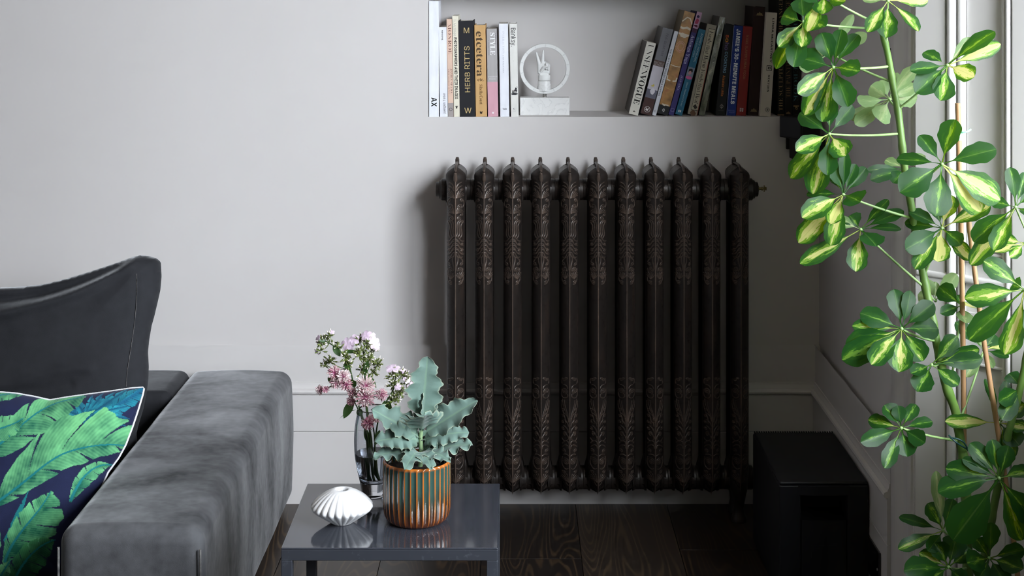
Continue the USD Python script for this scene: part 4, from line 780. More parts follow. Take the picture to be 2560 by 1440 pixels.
def astrantia(label, stem_px, foot, heads, leaves, seed):
    rs = np.random.RandomState(seed); t0 = thing('astrantia_stem', label, 'flower', vb)
    pts = spline([vb + foot] + [F(*q) for q in stem_px], 40) - vb
    obj('stem', tube(pts, np.linspace(0.0023, 0.0012, 40), 7), 'stem_dark', t0, smooth=True)
    for (cx, cy, dd, R, face, tone) in heads:
        c = F(cx, cy, dd) - vb; n = V(*face); n /= np.linalg.norm(n); a = np.cross(n, V(0.3, 0.2, 1)); a /= np.linalg.norm(a); b = np.cross(n, a)
        j = np.argmin(np.linalg.norm(pts - (c - V(0, 0, R * 1.2)), axis=1))
        h = sub('flower_head', t0)
        obj('stalk', tube(spline([pts[j], (pts[j] + c) / 2 - n * 0.004, c - n * R * 0.15], 8), 0.0008, 5), 'stem_dark', h, smooth=True)
        pink, pale, grn = np.array([0.42, 0.10, 0.20]), np.array([0.74, 0.62, 0.60]), np.array([0.36, 0.40, 0.22])
        bm, bcx = [], []
        for k in range(18):                    # papery bracts
            an = k * 2 * PI / 18 + rs.rand() * .2; d = a * math.cos(an) + b * math.sin(an); m = blade(c - n * R * 0.1, c + d * R * rs.uniform(.9, 1.1) + n * R * rs.uniform(-.05, .3), R * 0.24, n, 0, 6)
            s = np.repeat(np.linspace(0, 1, 6), 3)[:, None]; bm.append(m); bcx.append((pale * (1 - tone) + pink * tone) * (1 - 0.35 * s) + 0.35 * s * (grn if rs.rand() < .4 else pink))
        obj('bracts', cat(bm), 'astrantia_tint', h, smooth=True, col=np.vstack(bcx))
        fm, fc = [], []
        for k in range(70):                    # domed head of florets on fine threads
            z = rs.uniform(0.12, 1.0); an = rs.rand() * 2 * PI; d = n * z + (a * math.cos(an) + b * math.sin(an)) * math.sqrt(1 - z * z); L = R * rs.uniform(0.62, 0.98)
            m = tube([c, c + d * L * 0.6, c + d * L], np.array([0.0002, 0.0003, 0.0008]) * (R / 0.014), 4); q = np.linalg.norm(m.vertices - c, axis=1)[:, None] / R
            core = np.array([0.55, 0.06, 0.28]); fm.append(m); w_ = np.clip(q * 1.5 - 0.1, 0, 1); outer = pale if rs.rand() > tone * 0.6 else np.array([0.62, 0.30, 0.36]); fc.append(core * (1 - w_) * (1 if z > .7 else .7) + outer * w_)
        obj('florets', cat(fm), 'astrantia_tint', h, smooth=True, col=np.vstack(fc), kind='stuff')
    for b, e, w, nrm, dr in leaves: obj('leaf', blade(F(*b) - vb, F(*e) - vb, w, V(*nrm), dr), 'leaf_green', t0, smooth=True)
astrantia('astrantia stem with two large pale pincushion heads at the front of the bunch', [(570, 1290, -0.005), (560, 1100, -0.01), (520, 900, -0.015), (515, 760, -0.015)], V(0.002, -0.006, 0),
          [(510, 625, -0.03, 0.0225, (0.0, -0.95, 0.3), 0.1), (510, 735, -0.04, 0.0225, (-0.05, -0.95, 0.25), 0.35), (655, 705, -0.02, 0.0145, (0.3, -0.9, 0.2), 0.6), (385, 690, -0.02, 0.0125, (-0.3, -0.9, 0.2), 0.4), (375, 765, -0.02, 0.012, (-0.3, -0.8, -0.2), 0.9)],
          [((430, 850, 0), (480, 900, -0.02), 0.014, (0, -1, 0.4), 0.1), ((390, 760, 0), (300, 935, -0.02), 0.019, (-0.3, -1, 0.1), 0.0), ((420, 850, 0), (255, 880, 0.0), 0.003, (0, -0.3, 1), 0.35)], 11)
astrantia('astrantia stem whose small fluffy heads hang to the left under the buds', [(545, 1290, 0), (510, 1050, -0.005), (440, 850, -0.01), (350, 690, -0.01), (290, 600, -0.01)], V(-0.008, -0.004, 0),
          [(215, 500, -0.01, 0.0165, (-0.2, -0.9, 0.4), 0.6), (300, 535, -0.02, 0.0155, (0.1, -0.95, 0.3), 0.0), (225, 590, -0.015, 0.0145, (-0.2, -0.9, 0.1), 0.3), (325, 610, -0.02, 0.0155, (0.2, -0.9, -0.1), 0.75), (80, 660, 0.0, 0.0120, (-0.7, -0.7, 0.1), 0.2), (130, 655, -0.01, 0.0095, (0.3, -0.8, -0.3), 0.9)],
          [((350, 610, 0), (420, 560, -0.02), 0.021, (0.2, -1, 0.2), 0.15), ((190, 600, 0), (150, 540, 0.0), 0.008, (0, -1, 0.3), 0)], 12)
astrantia('astrantia stem with dark pink heads resting on the rim of the glass vase', [(600, 1290, 0.0), (590, 1080, 0.0), (570, 960, -0.02), (570, 930, -0.03)], V(0.008, 0.004, 0),
          [(530, 980, -0.042, 0.0155, (-0.2, -0.9, -0.2), 0.9), (615, 915, -0.035, 0.0135, (0.2, -0.9, 0.2), 0.6), (560, 940, -0.036, 0.0105, (0.2, -0.8, 0.5), 0.8)],
          [((600, 1180, 0.0), (640, 1040, 0.0), 0.014, (0.3, -1, 0.1), 0), ((540, 1180, 0.0), (500, 1010, 0.005), 0.012, (0, -1, 0.1), 0)], 13)
# ------------------------------------------------------------------ books in the niche
_bm = {}
def bookcloth(c, rough=0.55):
    k = 'book_%02x%02x%02x_%02d' % (*c, int(rough * 100))
    if k not in _bm:
        l = srgb(*c); _bm[k] = noisy(k, tuple(x * 0.93 for x in l), tuple(min(1, x * 1.05) for x in l), scale=40, rough=rough, bump=0.05, bscale=500, dist=0.0004, stretch=(1, 1, 0.3), specular_ior_level=0.22)
    return k
noisy('paper', (0.60, 0.56, 0.48), (0.72, 0.69, 0.62), scale=6, rough=0.9, stretch=(160, 1, 1))
SB = FOC / 4.45
def book(bl, tl, brx, label, cover, marks, name='book', y0=0.0, depth=0.165, hard=0.0025, side=None, rough=0.5, lift=0.0, group='books in the niche'):
    """bl, tl, brx: the spine's lower left corner, upper left corner and lower right edge in the photograph"""
    d = 4.45 + y0; s = FOC / d
    ang = math.atan2(tl[0] - bl[0], bl[1] - tl[1]); H = math.hypot(tl[0] - bl[0], bl[1] - tl[1]) / s; t = (brx - bl[0]) / s / max(math.cos(ang), 0.3) * (math.cos(ang) ** 2 if abs(ang) > 0.02 else 1)
    if ang > 0: px = brx; lx = t
    else: px = bl[0]; lx = 0.0
    p = at(px, 0, d); b = thing(name, label, 'book', (p[0], y0, NZ0 + lift), (0, math.degrees(ang), 0), group)
    T = V(-lx, 0, 0); D = min(depth, ND - y0 - 0.006)
    hb = hard; c0 = [(0, 0.0008), (0.0008, 0), (t - 0.0008, 0), (t, 0.0008), (t, D), (t - hb, D), (t - hb, hb + 0.001), (hb, hb + 0.001), (hb, D), (0, D)]
    obj('cover', xf(prism(c0, H), t=T), bookcloth(cover, rough), b, smooth=False)
    ov = 0.003 if hard > 0.0015 else 0.0006
    obj('pages', xf(box(hb, t - hb, hb + 0.0015, D - ov, ov, H - ov), t=T), 'paper', b, smooth=False)
    if side: obj('cover_board', xf(box(-0.0003, 0.0, 0.001, D, 0.001, H - 0.001), t=T), bookcloth(side, rough), b, smooth=False)
    def put(m, cx, cz, direction, colr, nm, lab=None, off=0.0001, r=0.5):
        v = m.vertices
        A, U = {'down': (V(0, 0, -1), V(1, 0, 0)), 'up': (V(0, 0, 1), V(-1, 0, 0)), 'flat': (V(1, 0, 0), V(0, 0, 1))}[direction]
        w = V(cx, -off, cz) + v[:, :1] * A + v[:, 1:2] * U + v[:, 2:3] * V(0, -1, 0)
        obj(nm, trimesh.Trimesh(w + T, m.faces, process=False), colr if isinstance(colr, str) else bookcloth(colr, r), b, smooth=False)
    pxm = 1 / s
    for ix, k in enumerate(marks):
        o_ = 0.0002 + ix * 0.00006
        if k[0] == 'band':                     # a printed area: fractions of width and height
            _, x0, x1, z0, z1, c = k[:6]; m = box(x0 * t + 0.0001, x1 * t - 0.0001, -o_, 0.0003, z0 * H, z1 * H); obj('printed_band', xf(m, t=T), bookcloth(c, rough) if not isinstance(c, str) else c, b, smooth=False)
        elif k[0] == 'text':                   # words, style, reading direction, centre x (fraction), from z to z (fractions), height (fraction of width), colour
            _, words, style, dr, cx, za, zb, hh, c = k; L = abs(zb - za) * H
            m = letters(words, style, hh * t, L if dr != 'flat' else None); put(m, cx * t, (za + zb) / 2 * H, dr, c, 'lettering', off=o_ - 0.0003)
        elif k[0] == 'poly':                   # a drawn mark: outline in fractions of the width, centred at (cx, z)
            _, pts, cx, cz, sc, c = k
            P_ = pts if isinstance(pts, (Polygon, shapely.MultiPolygon)) else Polygon(pts).buffer(0)
            m = cat([trimesh.creation.extrude_polygon(g, 0.0002, engine='earcut') for g in getattr(P_, 'geoms', [P_])]); m.vertices = m.vertices * V(sc * t, sc * t, 1)
            put(m, cx * t, cz * H, 'flat', c, 'emblem', off=o_ - 0.0002)
    return b
def blob(seed, n=14, a=0.5, b=0.5, jag=0.35):
    rs = np.random.RandomState(seed); an = np.linspace(0, 2 * PI, n, endpoint=False); r = 1 + jag * (rs.rand(n) - .5) * 2
    return [(a * r_ * math.cos(q), b * r_ * math.sin(q)) for q, r_ in zip(an, r)]
ring = lambda r, w: Point(0, 0).buffer(r, 24).difference(Point(0, 0).buffer(r - w, 24))
PHI = shapely.union_all([ring(0.20, 0.05), shapely.box(-0.025, -0.32, 0.025, 0.32)])
BIRD = Polygon([(-.3, -.05), (-.12, -.22), (.1, -.22), (.2, -.05), (.15, .12), (.3, .22), (.1, .22), (0.02, .08), (-.12, .12), (-.18, .28), (-.28, .2), (-.2, .05)])
CREST = shapely.union_all([Polygon([(-.42, -.12), (.42, -.12), (.34, .0), (-.34, .0)]), Point(0, .1).buffer(.13), Point(-.22, .07).buffer(.1), Point(.22, .07).buffer(.1), Point(0, .26).buffer(.06)])
WHITE, INK, GOLD = (226, 227, 233), (24, 24, 28), (196, 172, 120)
LG = 'upright books on the left of the niche'; RG = 'leaning books on the right of the niche'
L_ = dict(group=LG)
book((1072.4, 292.5), (1072.0, 3), 1096.8, 'tallest plain white book, leftmost on the shelf, lettered AX', (224, 226, 234), [('text', 'AX', 'bold', 'down', 0.52, 0.166, 0.088, 0.56, INK)], y0=0.001, **L_)
book((1099.4, 292), (1096.6, 68), 1119.6, 'slim white paperback with small black author name reading upward', (222, 224, 231), [('text', 'TASCHEN', 'bold', 'up', 0.44, 0.855, 0.965, 0.16, INK), ('text', 'juergen Teller', 'sans', 'up', 0.56, 0.035, 0.265, 0.30, (40, 40, 46))], y0=0.004, hard=0.0012, **L_)
book((1120.5, 292), (1115.9, 48), 1134.0, 'thin peach book with a tall thin brown title', (214, 184, 166), [('band', 0, 1, 0, 0.14, (158, 150, 148)), ('text', 'MONROE', 'thinserif', 'down', 0.55, 0.95, 0.64, 0.62, (120, 84, 78)), ('text', 'JAMES SPADA', 'thinserif', 'down', 0.72, 0.49, 0.24, 0.32, (112, 80, 78)), ('text', 'WITH GEORGE ZENO', 'thinserif', 'down', 0.24, 0.49, 0.24, 0.2, (132, 96, 94)), ('poly', ring(0.3, 0.08), 0.5, 0.075, 1.0, (70, 66, 68))], y0=0.003, hard=0.0012, **L_)
book((1134.6, 292), (1130.2, 40), 1149.4, 'narrow cream book about photographers and their images', (220, 215, 198), [('text', 'fr.McGhee', 'light', 'down', 0.42, 0.965, 0.80, 0.42, (150, 148, 142)), ('text', 'PHOTOGRAPHERS AND THEIR IMAGES', 'bold', 'down', 0.5, 0.785, 0.175, 0.5, (30, 30, 30)), ('poly', shapely.union_all([Point(0, -.1).buffer(.14), shapely.box(-.2, .05, .2, .22)]), 0.5, 0.095, 1.0, (40, 40, 40))], y0=0.002, hard=0.0015, **L_)
book((1150.0, 292.5), (1145.6, 53), 1188.0, 'thick black hardback lettered in gold capitals', (34, 34, 38), [('text', 'M', 'sans', 'flat', 0.53, 0.90, 0.90, 0.36, GOLD), ('text', 'HERB RITTS', 'sans', 'up', 0.53, 0.255, 0.735, 0.34, GOLD), ('text', 'W', 'sans', 'flat', 0.53, 0.065, 0.065, 0.36, GOLD)], y0=0.002, rough=0.65, **L_)
book((1189.4, 292), (1185.4, 63), 1217.6, 'tan cloth book with etcetera in dark patterned letters', (196, 158, 108), [('text', 'etcetera', 'serif', 'down', 0.46, 0.93, 0.44, 0.62, (78, 62, 44)), ('text', 'etc.', 'serif', 'flat', 0.5, 0.405, 0.405, 0.28, (84, 62, 34)), ('text', 'Sibella Court', 'serif', 'down', 0.5, 0.35, 0.135, 0.26, (92, 66, 34)), ('poly', BIRD, 0.5, 0.045, 0.5, (44, 34, 24))], y0=0.004, rough=0.8, **L_)
book((1220.0, 292), (1216.0, 72), 1246.0, 'grey and pink book lettered STYLE in white', (168, 165, 165), [('band', 0, 1, 0, 0.395, (205, 158, 170)), ('text', 'ELEMENTS OF', 'serif', 'down', 0.85, 0.95, 0.82, 0.12, (110, 106, 108)), ('text', 'STYLE', 'serif', 'down', 0.57, 0.955, 0.70, 0.46, (232, 232, 234)), ('text', 'a modern home', 'light', 'down', 0.2, 0.87, 0.70, 0.12, (120, 116, 118)), ('text', 'SHANNON', 'sans', 'flat', 0.5, 0.455, 0.455, 0.13, (214, 212, 214)), ('text', 'FRICKE', 'sans', 'flat', 0.5, 0.430, 0.430, 0.13, (214, 212, 214)), ('poly', BIRD, 0.5, 0.045, 0.4, (236, 232, 234))], y0=0.003, hard=0.002, side=(150, 110, 118), **L_)
book((1250.4, 292), (1246.8, 59.5), 1273.4, 'white book with faint grey lettering between the pink book and the splashed one', (226, 228, 236), [('text', 'INTERACTION', 'thinserif', 'down', 0.48, 0.915, 0.68, 0.22, (196, 198, 210)), ('text', 'a new study of colour', 'light', 'down', 0.45, 0.66, 0.47, 0.15, (150, 152, 166)), ('text', 'Yale', 'serif', 'flat', 0.5, 0.085, 0.085, 0.17, (60, 60, 66))], y0=0.002, hard=0.0015, side=(60, 48, 84), **L_)
SPL = shapely.union_all([Polygon(blob(3, 18, .46, .13, .12)), *[affx for affx in (shapely.affinity.translate(Polygon([(-.05, 0), (.06, .02), (.16, .34), (.06, .42), (.02, .2)]), -.3 + .17 * i, .10 + .02 * i) for i in range(4))], shapely.affinity.translate(Polygon(blob(5, 9, .12, .22, .4)), .22, .62), shapely.affinity.translate(Polygon(blob(6, 9, .06, .1, .4)), .0, .5), shapely.affinity.translate(Polygon(blob(8, 7, .05, .06, .4)), .36, .9)]).intersection(shapely.box(-.49, -1, .49, 1.2))
book((1277.4, 292), (1273.2, 59.5), 1296.6, 'white book with a black paint splash, right end of the left-hand row', (220, 219, 215), [('text', 'Banksy.', 'sans', 'down', 0.50, 0.955, 0.755, 0.62, INK), ('poly', SPL, 0.5, 0.245, 0.98, (40, 40, 46)), ('poly', Polygon(blob(2, 7, .04, .03)), 0.45, 0.60, 1.0, (110, 110, 112)), ('text', 'C', 'serif', 'flat', 0.45, 0.085, 0.085, 0.2, (60, 60, 60)), ('text', 'century', 'light', 'flat', 0.45, 0.062, 0.062, 0.08, (150, 150, 150))], y0=0.002, hard=0.002, side=(22, 22, 24), **L_)

R_ = dict(group=RG)
Y = 0.032
book((1570.2, 288), (1616, 107.5), 1594.6, 'leaning cream paperback with a large black title, first of the right-hand row', (206, 203, 194), [('text', 'UNSEEN', 'thinserif', 'down', 0.52, 0.965, 0.56, 0.60, (40, 38, 38)), ('text', 'VOGUE', 'serif', 'down', 0.52, 0.555, 0.145, 0.60, (22, 20, 20)), ('poly', CREST, 0.5, 0.045, 0.34, (70, 66, 64))], y0=Y, hard=0.0015, side=(66, 62, 58), **R_)
book((1600, 288), (1656, 73), 1627.6, 'leaning grey book with a still life photograph on its lower spine', (112, 112, 118), [('text', 'FIVE QUARTERS', 'sans', 'down', 0.55, 0.94, 0.68, 0.20, (70, 70, 76)), ('band', 0, 1, 0.10, 0.625, (84, 66, 62)), ('band', 0, 1, 0.28, 0.56, (190, 186, 196)), ('band', 0, 1, 0.0, 0.20, (70, 48, 46)), ('band', 0, 1, 0.19, 0.29, (96, 96, 110)), ('text', 'RACHEL', 'serif', 'flat', 0.5, 0.60, 0.60, 0.17, (150, 142, 140)), ('text', 'RODDY', 'serif', 'flat', 0.5, 0.575, 0.575, 0.17, (150, 142, 140)), ('poly', Polygon(blob(4, 12, .22, .3, .1)), 0.55, 0.27, 1, (208, 206, 214)), ('poly', Polygon(blob(14, 9, .13, .12, .5)), 0.45, 0.335, 1, (196, 180, 90)), ('poly', ring(0.28, 0.04), 0.5, 0.06, 1, (206, 204, 204)), ('poly', BIRD, 0.5, 0.06, 0.6, (206, 204, 204))], y0=Y, side=(88, 86, 86), **R_)
book((1629.4, 288.5), (1685.6, 78.5), 1640.0, 'very thin white leaning book of recipes', (206, 209, 217), [('text', 'THE CLIFF RECIPES BY PAUL OWENS', 'bold', 'down', 0.42, 0.79, 0.23, 0.36, (86, 88, 98)), ('poly', ring(0.3, 0.1), 0.5, 0.05, 0.9, (120, 120, 124))], y0=Y, hard=0.0008, **R_)
mat('tan_print', {'tc': ('texture_coordinate', {}), 'n': ('noise_texture', {'scale': 30, 'detail': 4}), 'r': ('rgb_ramp', {'ramp': [(0.35, srgb(120, 84, 40)), (0.55, srgb(168, 120, 62)), (0.7, srgb(150, 84, 58))]}), 'p': ('principled_bsdf', {'roughness': 0.35})}, [('tc.object', 'n.vector'), ('n.fac', 'r.fac'), ('r.color', 'p.base_color')])
LOOP = lambda w, h, t_: LineString([(-w, h * .2), (-w * .8, -h * .5), (0, -h), (w * .8, -h * .5), (w, h * .2)]).buffer(t_)
IV = (214, 204, 186)
book((1641, 288), (1710, 32), 1669, 'leaning tan book patterned with white bangles', (140, 100, 52), [('band', 0, 1, 0.085, 1.0, 'tan_print'), ('band', 0, 1, 0, 0.088, (30, 30, 34)), ('poly', PHI, 0.5, 0.042, 0.62, (206, 206, 206)), ('band', 0.0, 1, 0.775, 0.79, IV), ('poly', Polygon([(-.48, .05), (-.2, .02), (.1, .16), (.48, .05), (.48, -.16), (.1, -.06), (-.2, -.2), (-.48, -.14)]), 0.5, 0.845, 1, IV), ('poly', LineString([(-.45, -.2), (-.1, .25), (.2, .2), (.46, -.25)]).buffer(.05), 0.5, 0.92, 1, IV), ('poly', Polygon(blob(21, 22, .46, .2, .3)), 0.5, 0.775, 1, IV),
     ('poly', shapely.union_all([Point(.25 * math.cos(q), .3 * math.sin(q) * 1.2).buffer(.05) for q in np.linspace(0, 6.28, 16)] + [Point(.42 * math.cos(q), .5 * math.sin(q)).buffer(.04) for q in np.linspace(0, 6.28, 22)]), 0.5, 0.66, 1, (196, 150, 132)), ('poly', LOOP(.44, .05, .035), 0.5, 0.475, 1, IV), ('poly', LineString([(-.42, .2), (-.4, -.12), (-.1, -.18)]).buffer(.06), 0.45, 0.345, 1, IV), ('poly', LineString([(.42, .2), (.4, -.1), (.15, -.16)]).buffer(.06), 0.5, 0.345, 1, IV), ('poly', LOOP(.4, .12, .02), 0.5, 0.26, 1, (190, 150, 92)), ('poly', Polygon(blob(9, 16, .42, .08, .5)), 0.5, 0.095, 1, IV)], y0=Y, side=(120, 108, 88), **R_)
book((1670.2, 288.8), (1742, 31), 1684, 'slim purple leaning book about yoga with a pink picture at its top', (60, 54, 112), [('band', 0, 1, 0.80, 1.0, (186, 150, 182)), ('band', 0, 1, 0.80, 0.84, (70, 40, 70)), ('poly', Polygon(blob(31, 10, .34, .55, .2)), 0.45, 0.905, 1, (168, 62, 98)), ('poly', Point(0, 0).buffer(.26), 0.45, 0.955, 1, (48, 34, 78)), ('poly', Polygon(blob(33, 8, .38, .25, .3)), 0.5, 0.865, 1, (86, 30, 58)), ('text', 'Astanga Yoga', 'serif', 'down', 0.52, 0.775, 0.495, 0.62, (176, 172, 206)), ('text', 'JEAN HALL', 'serif', 'down', 0.5, 0.385, 0.235, 0.34, (170, 168, 204)), ('poly', shapely.box(-.3, -.3, .3, .3).difference(shapely.box(-.24, -.24, .24, .24)), 0.5, 0.05, 1, (140, 138, 180))], y0=Y, hard=0.0012, **R_)
book((1686.6, 288), (1746, 74), 1705.0, 'leaning teal biography with a tiny portrait on the spine', (38, 100, 128), [('text', 'AUDREY HEPBURN,', 'sans', 'down', 0.66, 0.955, 0.62, 0.26, (168, 190, 200)), ('text', 'AN ELEGANT SPIRIT', 'sans', 'down', 0.28, 0.90, 0.67, 0.19, (156, 180, 192)), ('band', 0, 1, 0.425, 0.555, (120, 132, 150)), ('poly', Polygon(blob(41, 12, .32, .32, .15)), 0.5, 0.515, 1, (30, 26, 30)), ('poly', Polygon(blob(42, 12, .22, .27, .1)), 0.45, 0.49, 1, (198, 154, 160)), ('poly', Polygon(blob(43, 10, .44, .26, .1)), 0.48, 0.435, 1, (196, 92, 148)), ('text', 'Sean Hepburn Ferrer', 'sans', 'down', 0.5, 0.38, 0.10, 0.2, (166, 190, 202)), ('poly', shapely.union_all([shapely.box(-.25, -.2, -.03, .2), shapely.box(.03, -.2, .25, .2)]), 0.5, 0.045, 0.8, (210, 216, 220))], y0=Y, hard=0.002, **R_)
book((1718.0, 287.5), (1767.0, 62), 1743.0, 'beige leaning book lettered Foods that harm, foods that heal', (148, 142, 130), [('band', 0.26, 0.96, 0.05, 0.955, (40, 36, 34)), ('band', 0.29, 0.93, 0.057, 0.95, (174, 166, 148)), ('text', 'Foods that Harm Foods that Heal', 'thinserif', 'down', 0.61, 0.925, 0.13, 0.42, (44, 38, 36)), ('poly', Polygon(blob(51, 10, .2, .24, .4)), 0.6, 0.092, 1, (48, 44, 42)), ('band', 0.93, 1, 0.0, 0.6, (130, 50, 36)), ('poly', Polygon(blob(52, 10, .3, .35, .2)), 0.5, 0.02, 1, (96, 70, 52))], y0=Y, side=(110, 108, 104), **R_)
mat('wrap_film', {'tc': ('texture_coordinate', {}), 'mp': ('mapping', {'scale': (1, 1, 0.3)}), 'n': ('noise_texture', {'scale': 55, 'detail': 3}), 'r': ('rgb_ramp', {'ramp': [(0.35, srgb(34, 32, 30)), (0.55, srgb(92, 88, 84)), (0.68, srgb(150, 140, 128))]}), 'b': ('bump', {'strength': 0.5, 'distance': 0.002}), 'p': ('principled_bsdf', {'roughness': 0.15})}, [('tc.object', 'mp.vector'), ('mp.vector', 'n.vector'), ('n.fac', 'r.fac'), ('r.color', 'p.base_color'), ('n.fac', 'b.height'), ('b.normal', 'p.normal')])
book((1746.2, 288), (1799, 42.5), 1761.4, 'thin leaning book in shiny grey plastic wrap', (58, 54, 52), [('band', 0, 1, 0, 1, 'wrap_film'), ('text', "Fortnum's Classic", 'thinserif', 'down', 0.6, 0.83, 0.42, 0.34, (140, 136, 130))], y0=Y, hard=0.0012, rough=0.2, **R_)
book((1788.8, 289), (1811, 62), 1813.4, 'black cookbook with multicoloured soho lettering', (18, 18, 22), [('text', 's', 'bold', 'down', 0.45, 0.885, 0.853, 0.40, (196, 84, 42)), ('text', 'o', 'bold', 'down', 0.45, 0.848, 0.805, 0.40, (192, 126, 40)), ('text', 'h', 'bold', 'down', 0.45, 0.80, 0.763, 0.40, (96, 76, 122)), ('text', 'o', 'bold', 'down', 0.45, 0.758, 0.716, 0.40, (92, 74, 118)), ('text', 'COOKING', 'bold', 'down', 0.47, 0.70, 0.465, 0.30, (112, 152, 178)), ('text', 'Alastair Little', 'bold', 'down', 0.47, 0.44, 0.21, 0.25, (176, 104, 44)), ('poly', PHI, 0.52, 0.10, 0.85, (150, 146, 140)), ('text', 'conran', 'light', 'flat', 0.5, 0.055, 0.055, 0.12, (90, 88, 88))], y0=Y, **R_)
book((1815.7, 289.5), (1834.4, 65), 1839.2, 'bright blue cookbook with a title in bold white capitals', (22, 46, 124), [('band', 0, 0.05, 0, 1, (146, 150, 168)), ('text', "JAMIE'S 30-MINUTE MEALS", 'black', 'down', 0.55, 0.965, 0.13, 0.42, (226, 230, 236)), ('text', 'MICHAEL', 'sans', 'flat', 0.55, 0.055, 0.055, 0.12, (110, 124, 170)), ('text', 'JOSEPH', 'sans', 'flat', 0.55, 0.035, 0.035, 0.12, (110, 124, 170))], y0=Y - 0.004, **R_)
book((1840.4, 289.8), (1857.8, 67), 1864.6, 'dark red cookbook with small gold lettering', (128, 24, 28), [('text', "NIGEL SLATER'S REAL FOOD", 'sans', 'down', 0.52, 0.90, 0.41, 0.22, (166, 126, 82)), ('poly', shapely.union_all([shapely.box(-.2 + .23 * i, -.2 + .23 * j, -.02 + .23 * i, -.02 + .23 * j) for i in (0, 1) for j in (0, 1)]), 0.5, 0.065, 0.9, (198, 180, 180))], y0=Y - 0.004, rough=0.35, **R_)
book((1869.4, 289.5), (1884.2, 17.5), 1898.2, 'tall dark brown leather book with gold crests', (40, 24, 24), [('poly', CREST, 0.55, 0.93, 0.72, (128, 110, 78)), ('poly', CREST, 0.5, 0.045, 0.72, (120, 102, 72))], y0=Y - 0.004, rough=0.6, **R_)
book((1899.3, 292), (1916, 32.5), 1926.6, 'ivory book with a small black square emblem', (190, 184, 172), [('text', 'LINDA McCARTNEY', 'bold', 'down', 0.68, 0.945, 0.52, 0.17, (40, 36, 34)), ('poly', shapely.union_all([shapely.box(-.25, -.25, .25, .25).difference(shapely.box(-.20, -.20, .20, .20)), shapely.box(-.12, -.12, .12, .12).difference(shapely.box(-.06, -.06, .06, .06))]), 0.58, 0.465, 0.95, (30, 28, 28)), ('text', 'SIXTIES', 'bold', 'down', 0.60, 0.40, 0.235, 0.15, (44, 40, 38)), ('poly', ring(.2, .03), 0.66, 0.065, 1, (48, 44, 42)), ('text', 'B', 'serif', 'flat', 0.66, 0.065, 0.065, 0.2, (48, 44, 42))], y0=0.004, rough=0.5, **R_)
DK = (16, 15, 17); OG = (150, 124, 84)
book((1943.6, 289.5), (1943.6, -28), 1960.4, 'very tall black art book with gold lettering, directly right of the ivory book', DK, [('text', 'THE SCULPTURE OF MICHELANGELO', 'thinserif', 'up', 0.5, 0.04, 0.97, 0.56, OG), ('band', 0, 1, 0.004, 0.012, (120, 100, 70))], y0=Y, depth=0.16, **R_)
book((1961.4, 289.5), (1961.4, -28), 1980, 'very tall brown-black art book between the two other black books at the shelf end', (26, 22, 22), [('text', 'THE PAINTINGS OF MICHELANGELO', 'thinserif', 'up', 0.5, 0.145, 0.97, 0.56, (124, 98, 66)), ('poly', CREST, 0.5, 0.02, 0.8, (120, 96, 66))], y0=Y, depth=0.16, **R_)
book((1981, 289.5), (1981, -20), 2000.5, 'black book with teal lettering at the far right of the shelf', DK, [('text', 'THE HOUSEBOOK', 'thinserif', 'down', 0.42, 0.80, 0.115, 0.5, (60, 106, 116)), ('poly', shapely.union_all([Polygon([(-.36, .22), (.36, .22), (.36, .05), (.12, .05), (.12, -.1), (-.12, -.1), (-.12, .05), (-.36, .05)]), shapely.affinity.translate(ring(.16, .07), .05, -.16)]), 0.5, 0.07, 1.0, (140, 116, 80))], y0=Y, depth=0.16, **R_)

# ------------------------------------------------------------------ marble hand in a ring
def marble(name, vein):
    return mat(name, {'tc': ('texture_coordinate', {}), 'n': ('noise_texture', {'scale': 26, 'detail': 5, 'distortion': 1.5}), 'r': ('rgb_ramp', {'ramp': [(0.46, (0.66, 0.66, 0.655)), (0.5, vein), (0.54, (0.68, 0.68, 0.675))]}), 'p': ('principled_bsdf', {'roughness': 0.4})},
               [('tc.object', 'n.vector'), ('n.fac', 'r.fac'), ('r.color', 'p.base_color')])
marble('marble', (0.58, 0.58, 0.58)); marble('marble_veined', (0.52, 0.52, 0.52))
plain('white_stone', (0.66, 0.665, 0.66), 0.5); plain('joint_grey', (0.42, 0.42, 0.42), 0.7)
y_s = 0.075; d_ = 4.45 + y_s; s_ = FOC / d_; MZ = NZ0
cx_ = (1361.5 - VX) / s_
ms_ = thing('hand_sculpture', 'white stone sculpture of a hand making a peace sign inside a ring on a block', 'sculpture', (cx_, y_s, MZ))
k_ = 1 / s_
bw, bh = 61.5 * k_, 43.5 * k_
obj('base', rbox(-bw, bw, -0.026, 0.026, 0, bh, 0.0015, 2), 'marble', ms_)
obj('stem', tube([(0, 0, bh - 0.004), (0, 0, bh + 0.016)], 0.0055, 18), 'nickel', ms_)
RO, RI = 62.7 * k_, 53.5 * k_; zc = bh + 8.5 * k_ + RO
rp = [(RI + .001, -0.010), (RO - .001, -0.010), (RO, -0.009), (RO, 0.009), (RO - .001, 0.010), (RI + .001, 0.010), (RI, 0.009), (RI, -0.009), (RI + .001, -0.010)]
ringm = lathe(rp, 96); ringm.apply_transform(rotm(90, (1, 0, 0))); ringm.apply_translation((0, 0, zc)); obj('ring', ringm, 'white_stone', ms_, smooth=30)
jz = []
for q in range(14):
    a = q * 2 * PI / 14 + 0.18
    pts_ = [(RI + 0.001, 0), (RI + .003, .0012), (RI + .0045, -.0014), (RI + .0065, .0014), (RI + .008, -.0010), (RO - .001, .0004)]
    ln = LineString([(r_ * math.cos(a + o / RI), r_ * math.sin(a + o / RI)) for r_, o in pts_]).buffer(0.00028)
    jz.append(prism(ln, 0.0003, 'y', -0.0102))
m = cat(jz); m.apply_translation((0, 0, zc)); obj('joint_lines', m, 'joint_grey', ms_, smooth=False, kind='stuff')
